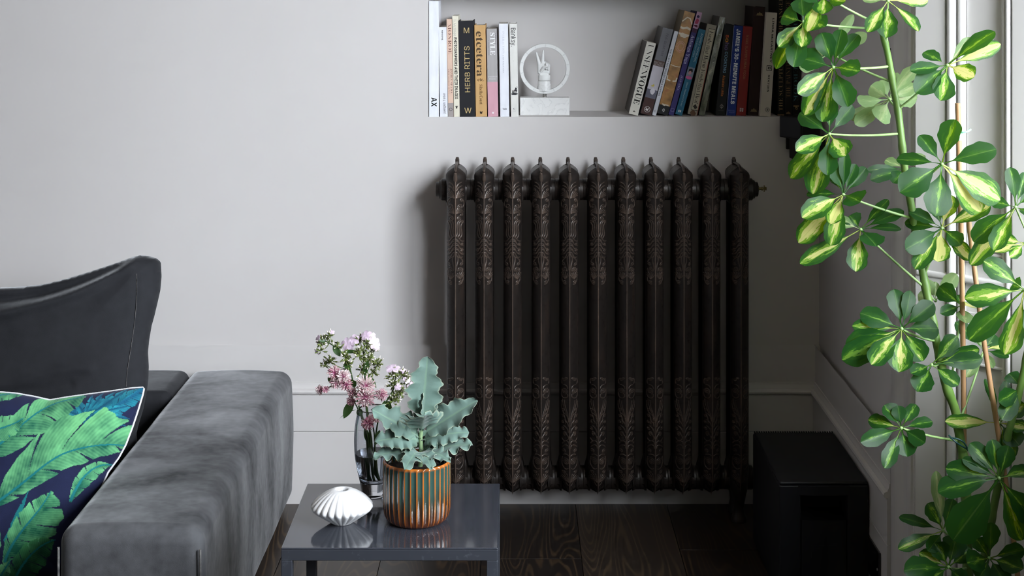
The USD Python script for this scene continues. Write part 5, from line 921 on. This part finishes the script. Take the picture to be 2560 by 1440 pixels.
def hp(cx, cy): return ((1270 + cx / 6.263 - 1361.5) * k_, bh + 8.5 * k_ + (235.7 - (80 + cy / 6.263)) * k_)
def hs(cx, cy, y, r): x, z = hp(cx, cy); return (x, y, z, r / 6.263 * k_)
parts_ = [hull([hs(500, 640, 0, 38), hs(620, 640, 0, 36), hs(490, 530, 0, 34), hs(630, 530, 0.001, 32), hs(560, 500, 0, 38)]),
          hull([hs(490, 520, -0.001, 31), hs(468, 430, -0.001, 24)]), hull([hs(468, 430, -0.001, 24), hs(444, 338, -0.002, 15)]),
          hull([hs(540, 500, -0.001, 31), hs(546, 400, -0.001, 24)]), hull([hs(546, 400, -0.001, 24), hs(550, 304, -0.002, 15)]),
          hull([hs(600, 500, 0.001, 25), hs(605, 510, -0.010, 24)]), hull([hs(605, 510, -0.010, 23), hs(597, 580, -0.010, 20)]),
          hull([hs(637, 525, 0.001, 22), hs(640, 530, -0.008, 21)]), hull([hs(640, 530, -0.008, 20), hs(630, 590, -0.008, 17)]),
          hull([hs(520, 620, -0.004, 30), hs(560, 560, -0.011, 24)]), hull([hs(560, 560, -0.011, 23), hs(606, 545, -0.0145, 18)]), hull([hs(515, 690, 0, 36), hs(610, 690, 0, 36), hs(520, 640, 0, 36), hs(610, 640, 0, 34)])]
hand = manifold3d.Manifold.batch_boolean(parts_, manifold3d.OpType.Add).refine_to_length(0.0009); hm = to_tri(hand); hm.merge_vertices(); trimesh.smoothing.filter_taubin(hm, iterations=10)
obj('hand', hm, 'white_stone', ms_, smooth=True)
x0_, z0_ = hp(565, 925)
def slv(a, b, c): return (a / 6.263 * k_, (925 - b) / 6.263 * k_)
cu = lathe([(0.0002, slv(0, 765, 0)[1])] + [slv(*q) for q in ((92, 768, 0), (96, 758, 0), (95, 690, 0), (91, 683, 0))] + [(0.0002, slv(0, 682, 0)[1])], 40); cu.vertices = cu.vertices * V(1, 0.75, 1) + V(x0_, 0, z0_); obj('cuff', cu, 'white_stone', ms_, smooth=30)
slp = [(0.0002, 0)] + [slv(*q) for q in ((106, 925, 0), (104, 880, 0), (108, 862, 0), (102, 845, 0), (104, 818, 0), (97, 800, 0), (99, 780, 0), (94, 762, 0))] + [(0.0002, slv(0, 760, 0)[1])]
sl_ = lathe(slp, 48, lambda a, z: 1 + 0.03 * np.sin(a * 3 + z * 420)); sl_.vertices = sl_.vertices * V(1, 0.72, 1) + V(x0_, 0, z0_ - 0.002); obj('sleeve', sl_, 'marble', ms_, smooth=40)
# ------------------------------------------------------------------ variegated umbrella plant by the window
def var_leaf(name, bias, pale=False):
    # u runs across the leaflet, v along it; cream spreads from the rib, each leaflet with its own ragged edge
    dk, md, cr, lm = ((0.009, 0.050, 0.009), (0.021, 0.090, 0.011), (0.50, 0.50, 0.17), (0.11, 0.25, 0.03)) if not pale else ((0.13, 0.22, 0.085), (0.17, 0.27, 0.11), (0.45, 0.47, 0.26), (0.30, 0.38, 0.17))
    n = {'uv': ('texture_coordinate', {}), 'sx': ('separate_xyz', {}), 'c': ('math', {'math_type': 'subtract', 'value2': 0.5}), 'ab': ('math', {'math_type': 'absolute'}),
         'oi': ('object_info', {}), 'rm': ('math', {'math_type': 'multiply', 'value2': 91.0}), 'cx': ('combine_xyz', {}), 'av': ('vector_math', {'math_type': 'add'}), 'mp': ('mapping', {'scale': (7.0, 3.2, 1.0)}),
         'nz': ('noise_texture', {'scale': 1.0, 'detail': 4.0, 'roughness': 0.62}), 'm1': ('math', {'math_type': 'multiply_add', 'value2': -1.15}), 'm2': ('math', {'math_type': 'multiply_add', 'value2': -0.16}),
         'rr': ('math', {'math_type': 'multiply_add', 'value2': 0.22, 'value3': bias - 0.11}), 'm3': ('math', {'math_type': 'add'}),
         'rp': ('rgb_ramp', {'ramp': [(0.0, dk), (0.27, md), (0.295, lm), (0.44, lm), (0.475, cr), (1.0, cr)]}),
         'rib': ('rgb_ramp', {'ramp': [(0.0, (1, 1, 1)), (0.012, (1, 1, 1)), (0.03, (0, 0, 0)), (1, (0, 0, 0))]}), 'rb': ('rgb_to_bw', {}), 'rf': ('math', {'math_type': 'multiply', 'value2': 0.25}), 'mx': ('mix_color', {'b': (0.13, 0.24, 0.06)}),
         'g': ('geometry', {}), 'bf': ('math', {'math_type': 'multiply', 'value2': 0.55}), 'mb': ('mix_color', {'b': (0.17, 0.26, 0.11)}),
         
         'p': ('principled_bsdf', {'roughness': 0.34, 'specular_ior_level': 0.2}), 'hs': ('hsv', {'hue': 0.45, 'saturation': 1.4, 'value': 1.08}), 'gm': ('gamma', {'gamma': 0.62}), 't': ('translucent_bsdf', {}), 'm': ('mix_closure', {'fac': 0.5})}
    l = [('uv.UV', 'sx.vector'), ('sx.x', 'c.value1'), ('c.value', 'ab.value1'), ('oi.random', 'rm.value1'), ('rm.value', 'cx.x'), ('rm.value', 'cx.y'), ('uv.UV', 'mp.vector'), ('mp.vector', 'av.vector1'), ('cx.vector', 'av.vector2'), ('av.vector', 'nz.vector'),
         ('ab.value', 'm1.value1'), ('nz.fac', 'm1.value3'), ('sx.y', 'm2.value1'), ('m1.value', 'm2.value3'), ('oi.random', 'rr.value1'), ('m2.value', 'm3.value1'), ('rr.value', 'm3.value2'), ('m3.value', 'rp.fac'),
         ('ab.value', 'rib.fac'), ('rib.color', 'rb.color'), ('rb.val', 'rf.value1'), ('rf.value', 'mx.fac'), ('rp.color', 'mx.a'), ('mx.result', 'mb.a'), ('g.backfacing', 'bf.value1'), ('bf.value', 'mb.fac'),
         ('mb.result', 'p.base_color'), ('mb.result', 'gm.color'), ('gm.color', 'hs.color'), ('hs.color', 't.color'), ('p.BSDF', 'm.closure1'), ('t.BSDF', 'm.closure2')]
    return mat(name, n, l, surface='m.closure')
LEAFM = {'g': var_leaf('umbrella_green', -0.17), 'v': var_leaf('umbrella_variegated', 0.10), 'y': var_leaf('umbrella_cream', 0.27), 'p': var_leaf('umbrella_young', 0.0, True)}
noisy('green_stem', (0.06, 0.13, 0.02), (0.11, 0.19, 0.04), scale=30, rough=0.45, stretch=(1, 1, 0.4)); noisy('petiole', (0.17, 0.29, 0.09), (0.24, 0.36, 0.14), scale=40, rough=0.45)
noisy('cane', (0.26, 0.14, 0.065), (0.36, 0.21, 0.10), scale=60, rough=0.5, stretch=(1, 1, 0.15), bump=0.1)
plain('tie_green', (0.25, 0.62, 0.42), 0.4); plain('tie_dark', (0.01, 0.05, 0.05), 0.4)
noisy('terracotta_grey', (0.10, 0.10, 0.105), (0.14, 0.14, 0.145), scale=14, rough=0.7)
DP = 3.0
from scipy.interpolate import PchipInterpolator
PCHIP = PchipInterpolator([0, .08, .2, .36, .52, .66, .78, .88, .95, .985, 1.0], [.05, .17, .45, .78, .96, 1.0, .93, .75, .48, .25, .04])
def leaflet(base, tip, width, nrm, droop, cup, rs, kind='obovate'):
    t = tip - base; L = np.linalg.norm(t); t = t / L; n = nrm - t * (nrm @ t); n /= np.linalg.norm(n); s_ = np.cross(t, n)
    NS, NW = 30, 9; s = np.linspace(0, 1, NS) ** 0.85; w = np.linspace(-1, 1, NW)
    pet = 0.17; q = np.clip((s - pet) / (1 - pet), 0, 1)      # short stalk, then the blade
    prof = PCHIP(q); prof = np.maximum(prof, 0.07)
    W = prof[:, None] * w[None] * width / 2; edge = 1 + 0.05 * np.sin(s * 23 + rs.rand() * 6)[:, None] * np.abs(w[None]); W = W * edge
    z = cup * np.abs(W) - droop * L * ((s ** 2)[:, None] - s[:, None] * 0.9) * 1.0 + 0.02 * width * np.sin(s[:, None] * 9 + rs.rand() * 6) * w[None]
    tw = (rs.rand() - .5) * 0.5 * s[:, None] * W
    v = base + t * (s[:, None, None] * L) + s_ * W[..., None] + n * (z + tw)[..., None]
    uv = np.stack([np.repeat((w[None] + 1) / 2, NS, 0), np.repeat(s[:, None], NW, 1)], -1).reshape(-1, 2)
    return (v.reshape(-1, 3), grid_faces(NS, NW)), uv
def C(c, x, y): return {3: (1900 + x / 3, y / 3), 4: (1900 + x / 2.88, 400 + y / 2.88), 5: (1900 + x / 2.25, 800 + y / 2.25), 6: (2200 + x / 3.6, 560 + y / 3.6)}[c]
# stems and canes, in the order of the photograph from the top down
main = [(2200, 62), (2214, 112), (2225, 167), (2233, 217), (2243, 267), (2252, 333), (2259, 400), (2268, 462), (2279, 520), (2290, 590), (2303, 657), (2317, 733), (2328, 785), (2339, 844), (2353, 910), (2367, 969), (2387, 1022), (2398, 1084), (2408, 1142), (2414, 1220), (2418, 1320), (2420, 1440), (2424, 1520)]
mp_ = spline([at(x, y, DP + 0.012 * math.sin(i * 0.8)) for i, (x, y) in enumerate(main)], 150)
sec = [(2600, 640), (2590, 760), (2572, 860), (2548, 980), (2520, 1090), (2500, 1190), (2478, 1300), (2458, 1420), (2446, 1520)]
sp2 = spline([at(x, y, DP - 0.10 + 0.014 * i) for i, (x, y) in enumerate(sec)], 80)
ORG = V(at(2436, 1440, DP)[0], at(2436, 1440, DP)[1], 0.30)
pl_ = thing('umbrella_plant', 'tall variegated umbrella plant with glossy green and cream leaf whorls in front of the window', 'plant', ORG)
def node_r(n, r0, r1, step): i = np.arange(n); return np.interp(i, [0, n - 1], [r0, r1]) * (1 + 0.16 * np.exp(-(((i % step) - step / 2) / 1.3) ** 2))
obj('stem', tube(mp_ - ORG, node_r(150, 0.0062, 0.0100, 9), 12), 'green_stem', pl_, smooth=True)
obj('stem', tube(sp2 - ORG, node_r(80, 0.0055, 0.0085, 9), 10), 'green_stem', pl_, smooth=True)
allstem = np.vstack([mp_, sp2])
# whorls: crop, centre, depth offset, where its stalk meets the stem (or None), leaflets (tip x, tip y, kind, width factor, crop)
WH = [
 (3, (480, -40), -0.06, (880, 205), [(470, 105, 'v', .8), (355, 235, 'y', .62), (300, -20, 'g', .8), (640, 10, 'v', .7), (560, -150, 'g', .9)]),
 (3, (325, 165), -0.02, (880, 215), [(165, 122, 'g', .95), (310, -8, 'g', .9), (488, 200, 'g', 1.0), (140, 350, 'v', .7), (117, 515, 'v', .62), (250, 500, 'g', .7), (312, 352, 'v', .75)]),
 (3, (960, 5), -0.03, (962, 345), [(805, 240, 'v', .62), (945, 282, 'v', .85), (1190, 232, 'y', .85), (1262, 5, 'y', .6), (1090, -130, 'g', .8), (860, -150, 'g', .8), (770, 0, 'p', .6)]),
 (3, (550, 505), -0.05, (980, 487), [(298, 432, 'g', .95), (462, 245, 'g', .85), (612, 220, 'g', .7), (738, 256, 'g', .62), (748, 530, 'g', .95), (660, 800, 'g', .95), (468, 915, 'v', .75), (333, 862, 'y', .62), (286, 700, 'v', .62)]),
 (3, (530, 400), 0.07, (970, 610), [(700, 110, 'p', .5), (800, 250, 'p', .62), (615, 300, 'p', .6), (430, 360, 'p', .7), (300, 520, 'p', .6)]),
 (3, (520, 1005), -0.02, (1045, 990), [(298, 845, 'g', .95), (520, 740, 'g', .7), (695, 790, 'g', .62), (272, 1130, 'v', .7), (225, 1335, 'v', .7), (395, 1455, 'v', .72), (505, 1312, 'g', .8), (642, 1168, 'y', 1.0)]),
 (3, (970, 745), 0.09, (1030, 800), [(828, 645, 'p', .8), (905, 600, 'p', .6), (728, 755, 'p', .55), (675, 892, 'p', .55), (712, 935, 'p', .62), (895, 905, 'p', .9), (1178, 735, 'p', .75), (1170, 640, 'p', .55), (1165, 500, 'p', .6), (1030, 545, 'p', .5)]),
 (3, (1405, 490), -0.06, (1042, 822), [(1225, 392, 'g', .75), (1128, 530, 'g', .55), (1168, 695, 'g', .8), (1352, 752, 'v', .9), (1606, 575, 'y', .85), (1760, 232, 'g', .62), (1808, 330, 'y', .5), (1590, 285, 'p', .5)]),
 (3, (1365, 1230), -0.10, None, [(1460, 895, 'g', .9), (1195, 1015, 'g', .7), (1022, 1195, 'g', .62), (1050, 1440, 'g', .95), (1318, 1620, 'g', .95), (1660, 1590, 'y', .8), (1805, 1500, 'y', .75), (1772, 1118, 'g', .72)]),
 (4, (600, 250), -0.03, (1050, 430), [(335, 245, 'g', .62), (478, 48, 'g', .7), (535, 32, 'g', .9), (612, -60, 'g', .5), (690, 28, 'g', .5), (765, 55, 'g', .55), (722, 300, 'g', 1.1), (305, 412, 'v', .75), (275, 595, 'y', .6), (508, 615, 'y', .72), (508, 460, 'y', .7)]),
 (4, (725, 500), -0.01, (1168, 930), [(645, 400, 'g', .8), (925, 285, 'g', .45), (1035, 362, 'g', .5), (1018, 492, 'g', .45), (528, 425, 'p', .6), (288, 745, 'v', .45), (688, 802, 'v', .85), (838, 620, 'g', 1.15)]),
 (4, (1045, 60), 0.08, (1080, 280), [(770, 75, 'g', .4), (795, 140, 'g', .5), (960, 165, 'g', .7), (900, 0, 'p', .5), (1180, -40, 'p', .5)]),
 (4, (1310, 490), -0.02, None, [(1075, 372, 'g', .7), (1042, 452, 'g', .5), (1050, 642, 'g', .8), (1115, 785, 'v', .6), (1275, 730, 'y', .95), (1520, 720, 'y', .62), (1450, 610, 'g', .7), (1242, 300, 'g', .6), (1372, 250, 'y', .85), (1660, 318, 'y', .6)]),
 (4, (1840, 340), -0.08, None, [(1800, 52, 'g', .62), (1905, 90, 'g', .5), (1660, 300, 'g', .6), (1535, 585, 'g', .8), (1680, 650, 'v', .6), (1515, 755, 'v', .5), (1985, 420, 'g', .8), (1985, 200, 'g', .7)]),
 (4, (1905, 600), 0.03, None, [(1690, 660, 'y', .6), (1720, 560, 'v', .6), (1800, 700, 'y', .5)]),
 (6, (1300, 590), -0.16, None, [(935, 330, 'v', .9), (765, 668, 'v', .70), (800, 1042, 'g', .60), (1130, 1178, 'y', .66), (1190, 545, 'g', .7), (1560, 420, 'v', .8), (1560, 800, 'g', .8), (1400, 1050, 'v', .7)]),
 (6, (500, 690), 0.08, (380, 590), [(420, 500, 'p', .5), (500, 520, 'p', .5), (690, 450, 'p', .65), (340, 640, 'p', .6)]),
 (6, (740, 735), 0.05, None, [(530, 565, 'g', .85), (545, 805, 'g', .5), (770, 890, 'p', .7), (850, 745, 'y', .7), (690, 640, 'g', .6)]),
 (4, (1020, 1215), -0.07, (1225, 1290), [(722, 1100, 'g', .9), (965, 930, 'g', .8), (1085, 940, 'g', .62), (1252, 1028, 'g', .75), (1285, 1215, 'g', .95), (1175, 1445, 'v', .9), (1000, 1525, 'v', .95), (800, 1470, 'v', .75), (620, 1365, 'v', .85), (592, 1440, 'v', .7), (664, 1195, 'v', .6)]),
 (5, (965, 252), -0.03, (1030, 210), [(1108, 90, 'v', .8), (1235, 165, 'v', .55), (1252, 218, 'g', .6), (1115, 368, 'v', .75), (885, 402, 'g', .9), (850, 300, 'g', .6)]),
 (5, (1260, 170), 0.07, None, [(1320, 80, 'g', .7), (1390, 140, 'y', .7), (1245, 110, 'p', .8), (1400, 210, 'g', .4), (1160, 320, 'p', .5), (1310, 270, 'p', .4), (1100, 10, 'g', .7)]),
 (5, (795, 608), -0.04, (1110, 690), [(608, 560, 'v', .6), (700, 478, 'g', .8), (775, 482, 'g', .6), (880, 475, 'g', .55), (970, 570, 'g', .55), (928, 690, 'g', .7), (828, 768, 'g', .85), (700, 832, 'v', .6), (568, 688, 'g', .6)]),
 (5, (1345, 578), -0.02, None, [(1042, 570, 'y', .5), (1265, 330, 'g', .5), (1388, 340, 'g', .5), (1490, 470, 'v', .7), (1460, 705, 'g', .95), (1500, 610, 'v', .7), (1420, 780, 'y', .7)]),
 (5, (1470, 380), -0.05, None, [(1345, 462, 'g', .7), (1360, 560, 'g', .7), (1400, 300, 'g', .7), (1560, 300, 'g', .7)]),
 (5, (1345, 890), -0.14, None, [(1182, 692, 'g', .75), (1305, 672, 'g', .75), (1398, 708, 'g', .7), (1045, 835, 'g', .75), (1002, 965, 'g', .80), (1085, 1240, 'g', .85), (1475, 1240, 'v', .75), (1540, 1140, 'g', .8), (1540, 850, 'v', .8), (1138, 780, 'g', .5)]),
 (5, (1030, 1185), -0.05, (1160, 1260), [(782, 1108, 'g', .5), (778, 1288, 'v', .5), (945, 1030, 'g', .9), (1085, 1005, 'g', .6), (945, 1300, 'g', .6), (990, 850, 'p', .4)]),
 (5, (1060, 1390), -0.10, (1165, 1380), [(812, 1408, 'g', .8), (895, 1312, 'v', .6), (985, 1255, 'g', .8), (1105, 1215, 'g', .95), (1190, 1290, 'g', .7), (930, 1480, 'g', .8), (1160, 1490, 'g', .8)]),
 (5, (1290, 1340), -0.09, None, [(1165, 1365, 'g', .9), (1215, 1230, 'g', .8), (1300, 1140, 'g', .8), (1488, 1290, 'g', .62), (1480, 1400, 'g', .8), (1380, 1480, 'g', .8), (1230, 1460, 'g', .8)]),
]
rs = np.random.RandomState(8)
for wi_, (cr, c, dd, joint, leaves) in enumerate(WH):
    cpt = at(*C(cr, *c), DP + dd); w_ = sub('leaf_whorl', pl_)
    if joint is not None: j = at(*C(cr, *joint), DP); j = mp_[np.argmin(np.linalg.norm(mp_ - j, axis=1))]
    else:
        dz = np.linalg.norm((allstem - cpt) * V(1, 1, 0.6) + V(0, 0, 0.05), axis=1); j = allstem[np.argmin(dz)]
    md_ = (j + cpt) / 2 + V(0, 0, -0.006 + 0.02 * np.linalg.norm(cpt - j))
    pp = spline([j, md_, cpt], 16)
    obj('petiole', tube(pp - ORG, np.linspace(0.0027, 0.0019, 16), 8), 'petiole', w_, smooth=True)
    for (tx_, ty_, kd, wf) in leaves:
        T0 = at(*C(cr, tx_, ty_), DP + dd); l = np.linalg.norm(T0 - cpt); want = 0.105 if kd != 'p' else 0.085
        fore = math.sqrt(max(0, want ** 2 - l * l)) if l < want else 0
        down = T0[2] < cpt[2]; dep = (-0.75 if down else 0.35) * min(fore, 0.055) + rs.uniform(-0.012, 0.012)
        tip = at(*C(cr, tx_, ty_), DP + dd + dep); L = np.linalg.norm(tip - cpt); rad_ = (tip - cpt) / L
        nrm = V(0, -0.85, 0.55) + rs.normal(size=3) * 0.18
        if kd == 'p' and wi_ in (4, 6, 15, 16): nrm = -nrm * V(1, 1, 0.4)
        start = cpt + rad_ * 0.003
        (v, f), uv = leaflet(start, tip, wf * 0.56 * max(L, 0.085), nrm, rs.uniform(0.06, 0.22), rs.uniform(0.05, 0.30), rs)
        lf = obj('leaflet', (v - ORG, f), LEAFM[kd], w_, smooth=True, uv=uv)
    # the little stalks meet in a knuckle
    kn = trimesh.creation.icosphere(2, 0.0034); kn.apply_translation(cpt - ORG); obj('knuckle', kn, 'petiole', w_, smooth=True)

def canething(label, pts, r):
    p0 = spline(pts, 40); t0 = thing('bamboo_cane', label, 'cane', p0[-1]); rr_ = np.full(40, r) * (1 + 0.10 * np.exp(-(((np.arange(40) % 8) - 4) / 0.7) ** 2)); obj('cane', tube(p0 - p0[-1], rr_, 12), 'cane', t0, smooth=40); return p0
c1 = canething('upright bamboo cane, its cut top showing among the umbrella plant leaves', [at(2394, 258, 3.035), at(2401, 500, 3.035), at(2407, 850, 3.03), at(2411, 1200, 3.025), at(2416, 1530, 3.02)], 0.0052)
c2 = canething('slanting bamboo cane leaning through the umbrella plant to the right', [at(2412, 470, 3.0), at(2435, 664, 2.99), at(2458, 840, 2.98), at(2500, 1111, 2.97), at(2540, 1400, 2.96), at(2552, 1530, 2.955)], 0.0050)
tg = thing('plant_tie', 'pale green plastic tie wrapped round the upright bamboo cane', 'plant tie', at(2397, 338, 3.035))
obj('band', xf(lathe([(0.0056, -0.010), (0.0066, -0.0098), (0.0068, 0.008), (0.0056, 0.0085)], 16)), 'tie_green', tg)
obj('tail', cat([tube(spline([V(0.004, -0.005, 0.006), V(0.014, -0.008, 0.008), V(0.022, -0.004, 0.012)], 8), 0.0022, 6)]), 'tie_green', tg, smooth=True)
td = thing('plant_tie', 'dark green twist tie binding the plant stem to the cane', 'plant tie', at(2390, 1105, 3.0))
obj('wire', cat([tube(spline([at(2372, 1088, 2.985), at(2388, 1104, 2.975), at(2408, 1117, 2.98), at(2420, 1127, 3.0)], 12) - at(2390, 1105, 3.0), 0.0017, 6), tube(spline([at(2376, 1095, 2.98), at(2396, 1098, 2.975), at(2418, 1122, 2.985)], 12) - at(2390, 1105, 3.0), 0.0017, 6)]), 'tie_dark', td, smooth=True)
fp = thing('floor_pot', 'grey planter of the umbrella plant standing on the floor', 'pot', (ORG[0], ORG[1], 0))
obj('body', lathe([(0.0002, 0), (0.105, 0), (0.112, 0.004), (0.150, 0.285), (0.150, 0.292), (0.141, 0.292), (0.138, 0.27), (0.0002, 0.27)], 48), 'terracotta_grey', fp)
obj('soil', lathe([(0.0002, 0.273), (0.08, 0.276), (0.137, 0.271), (0.137, 0.265)], 40), 'soil', fp)
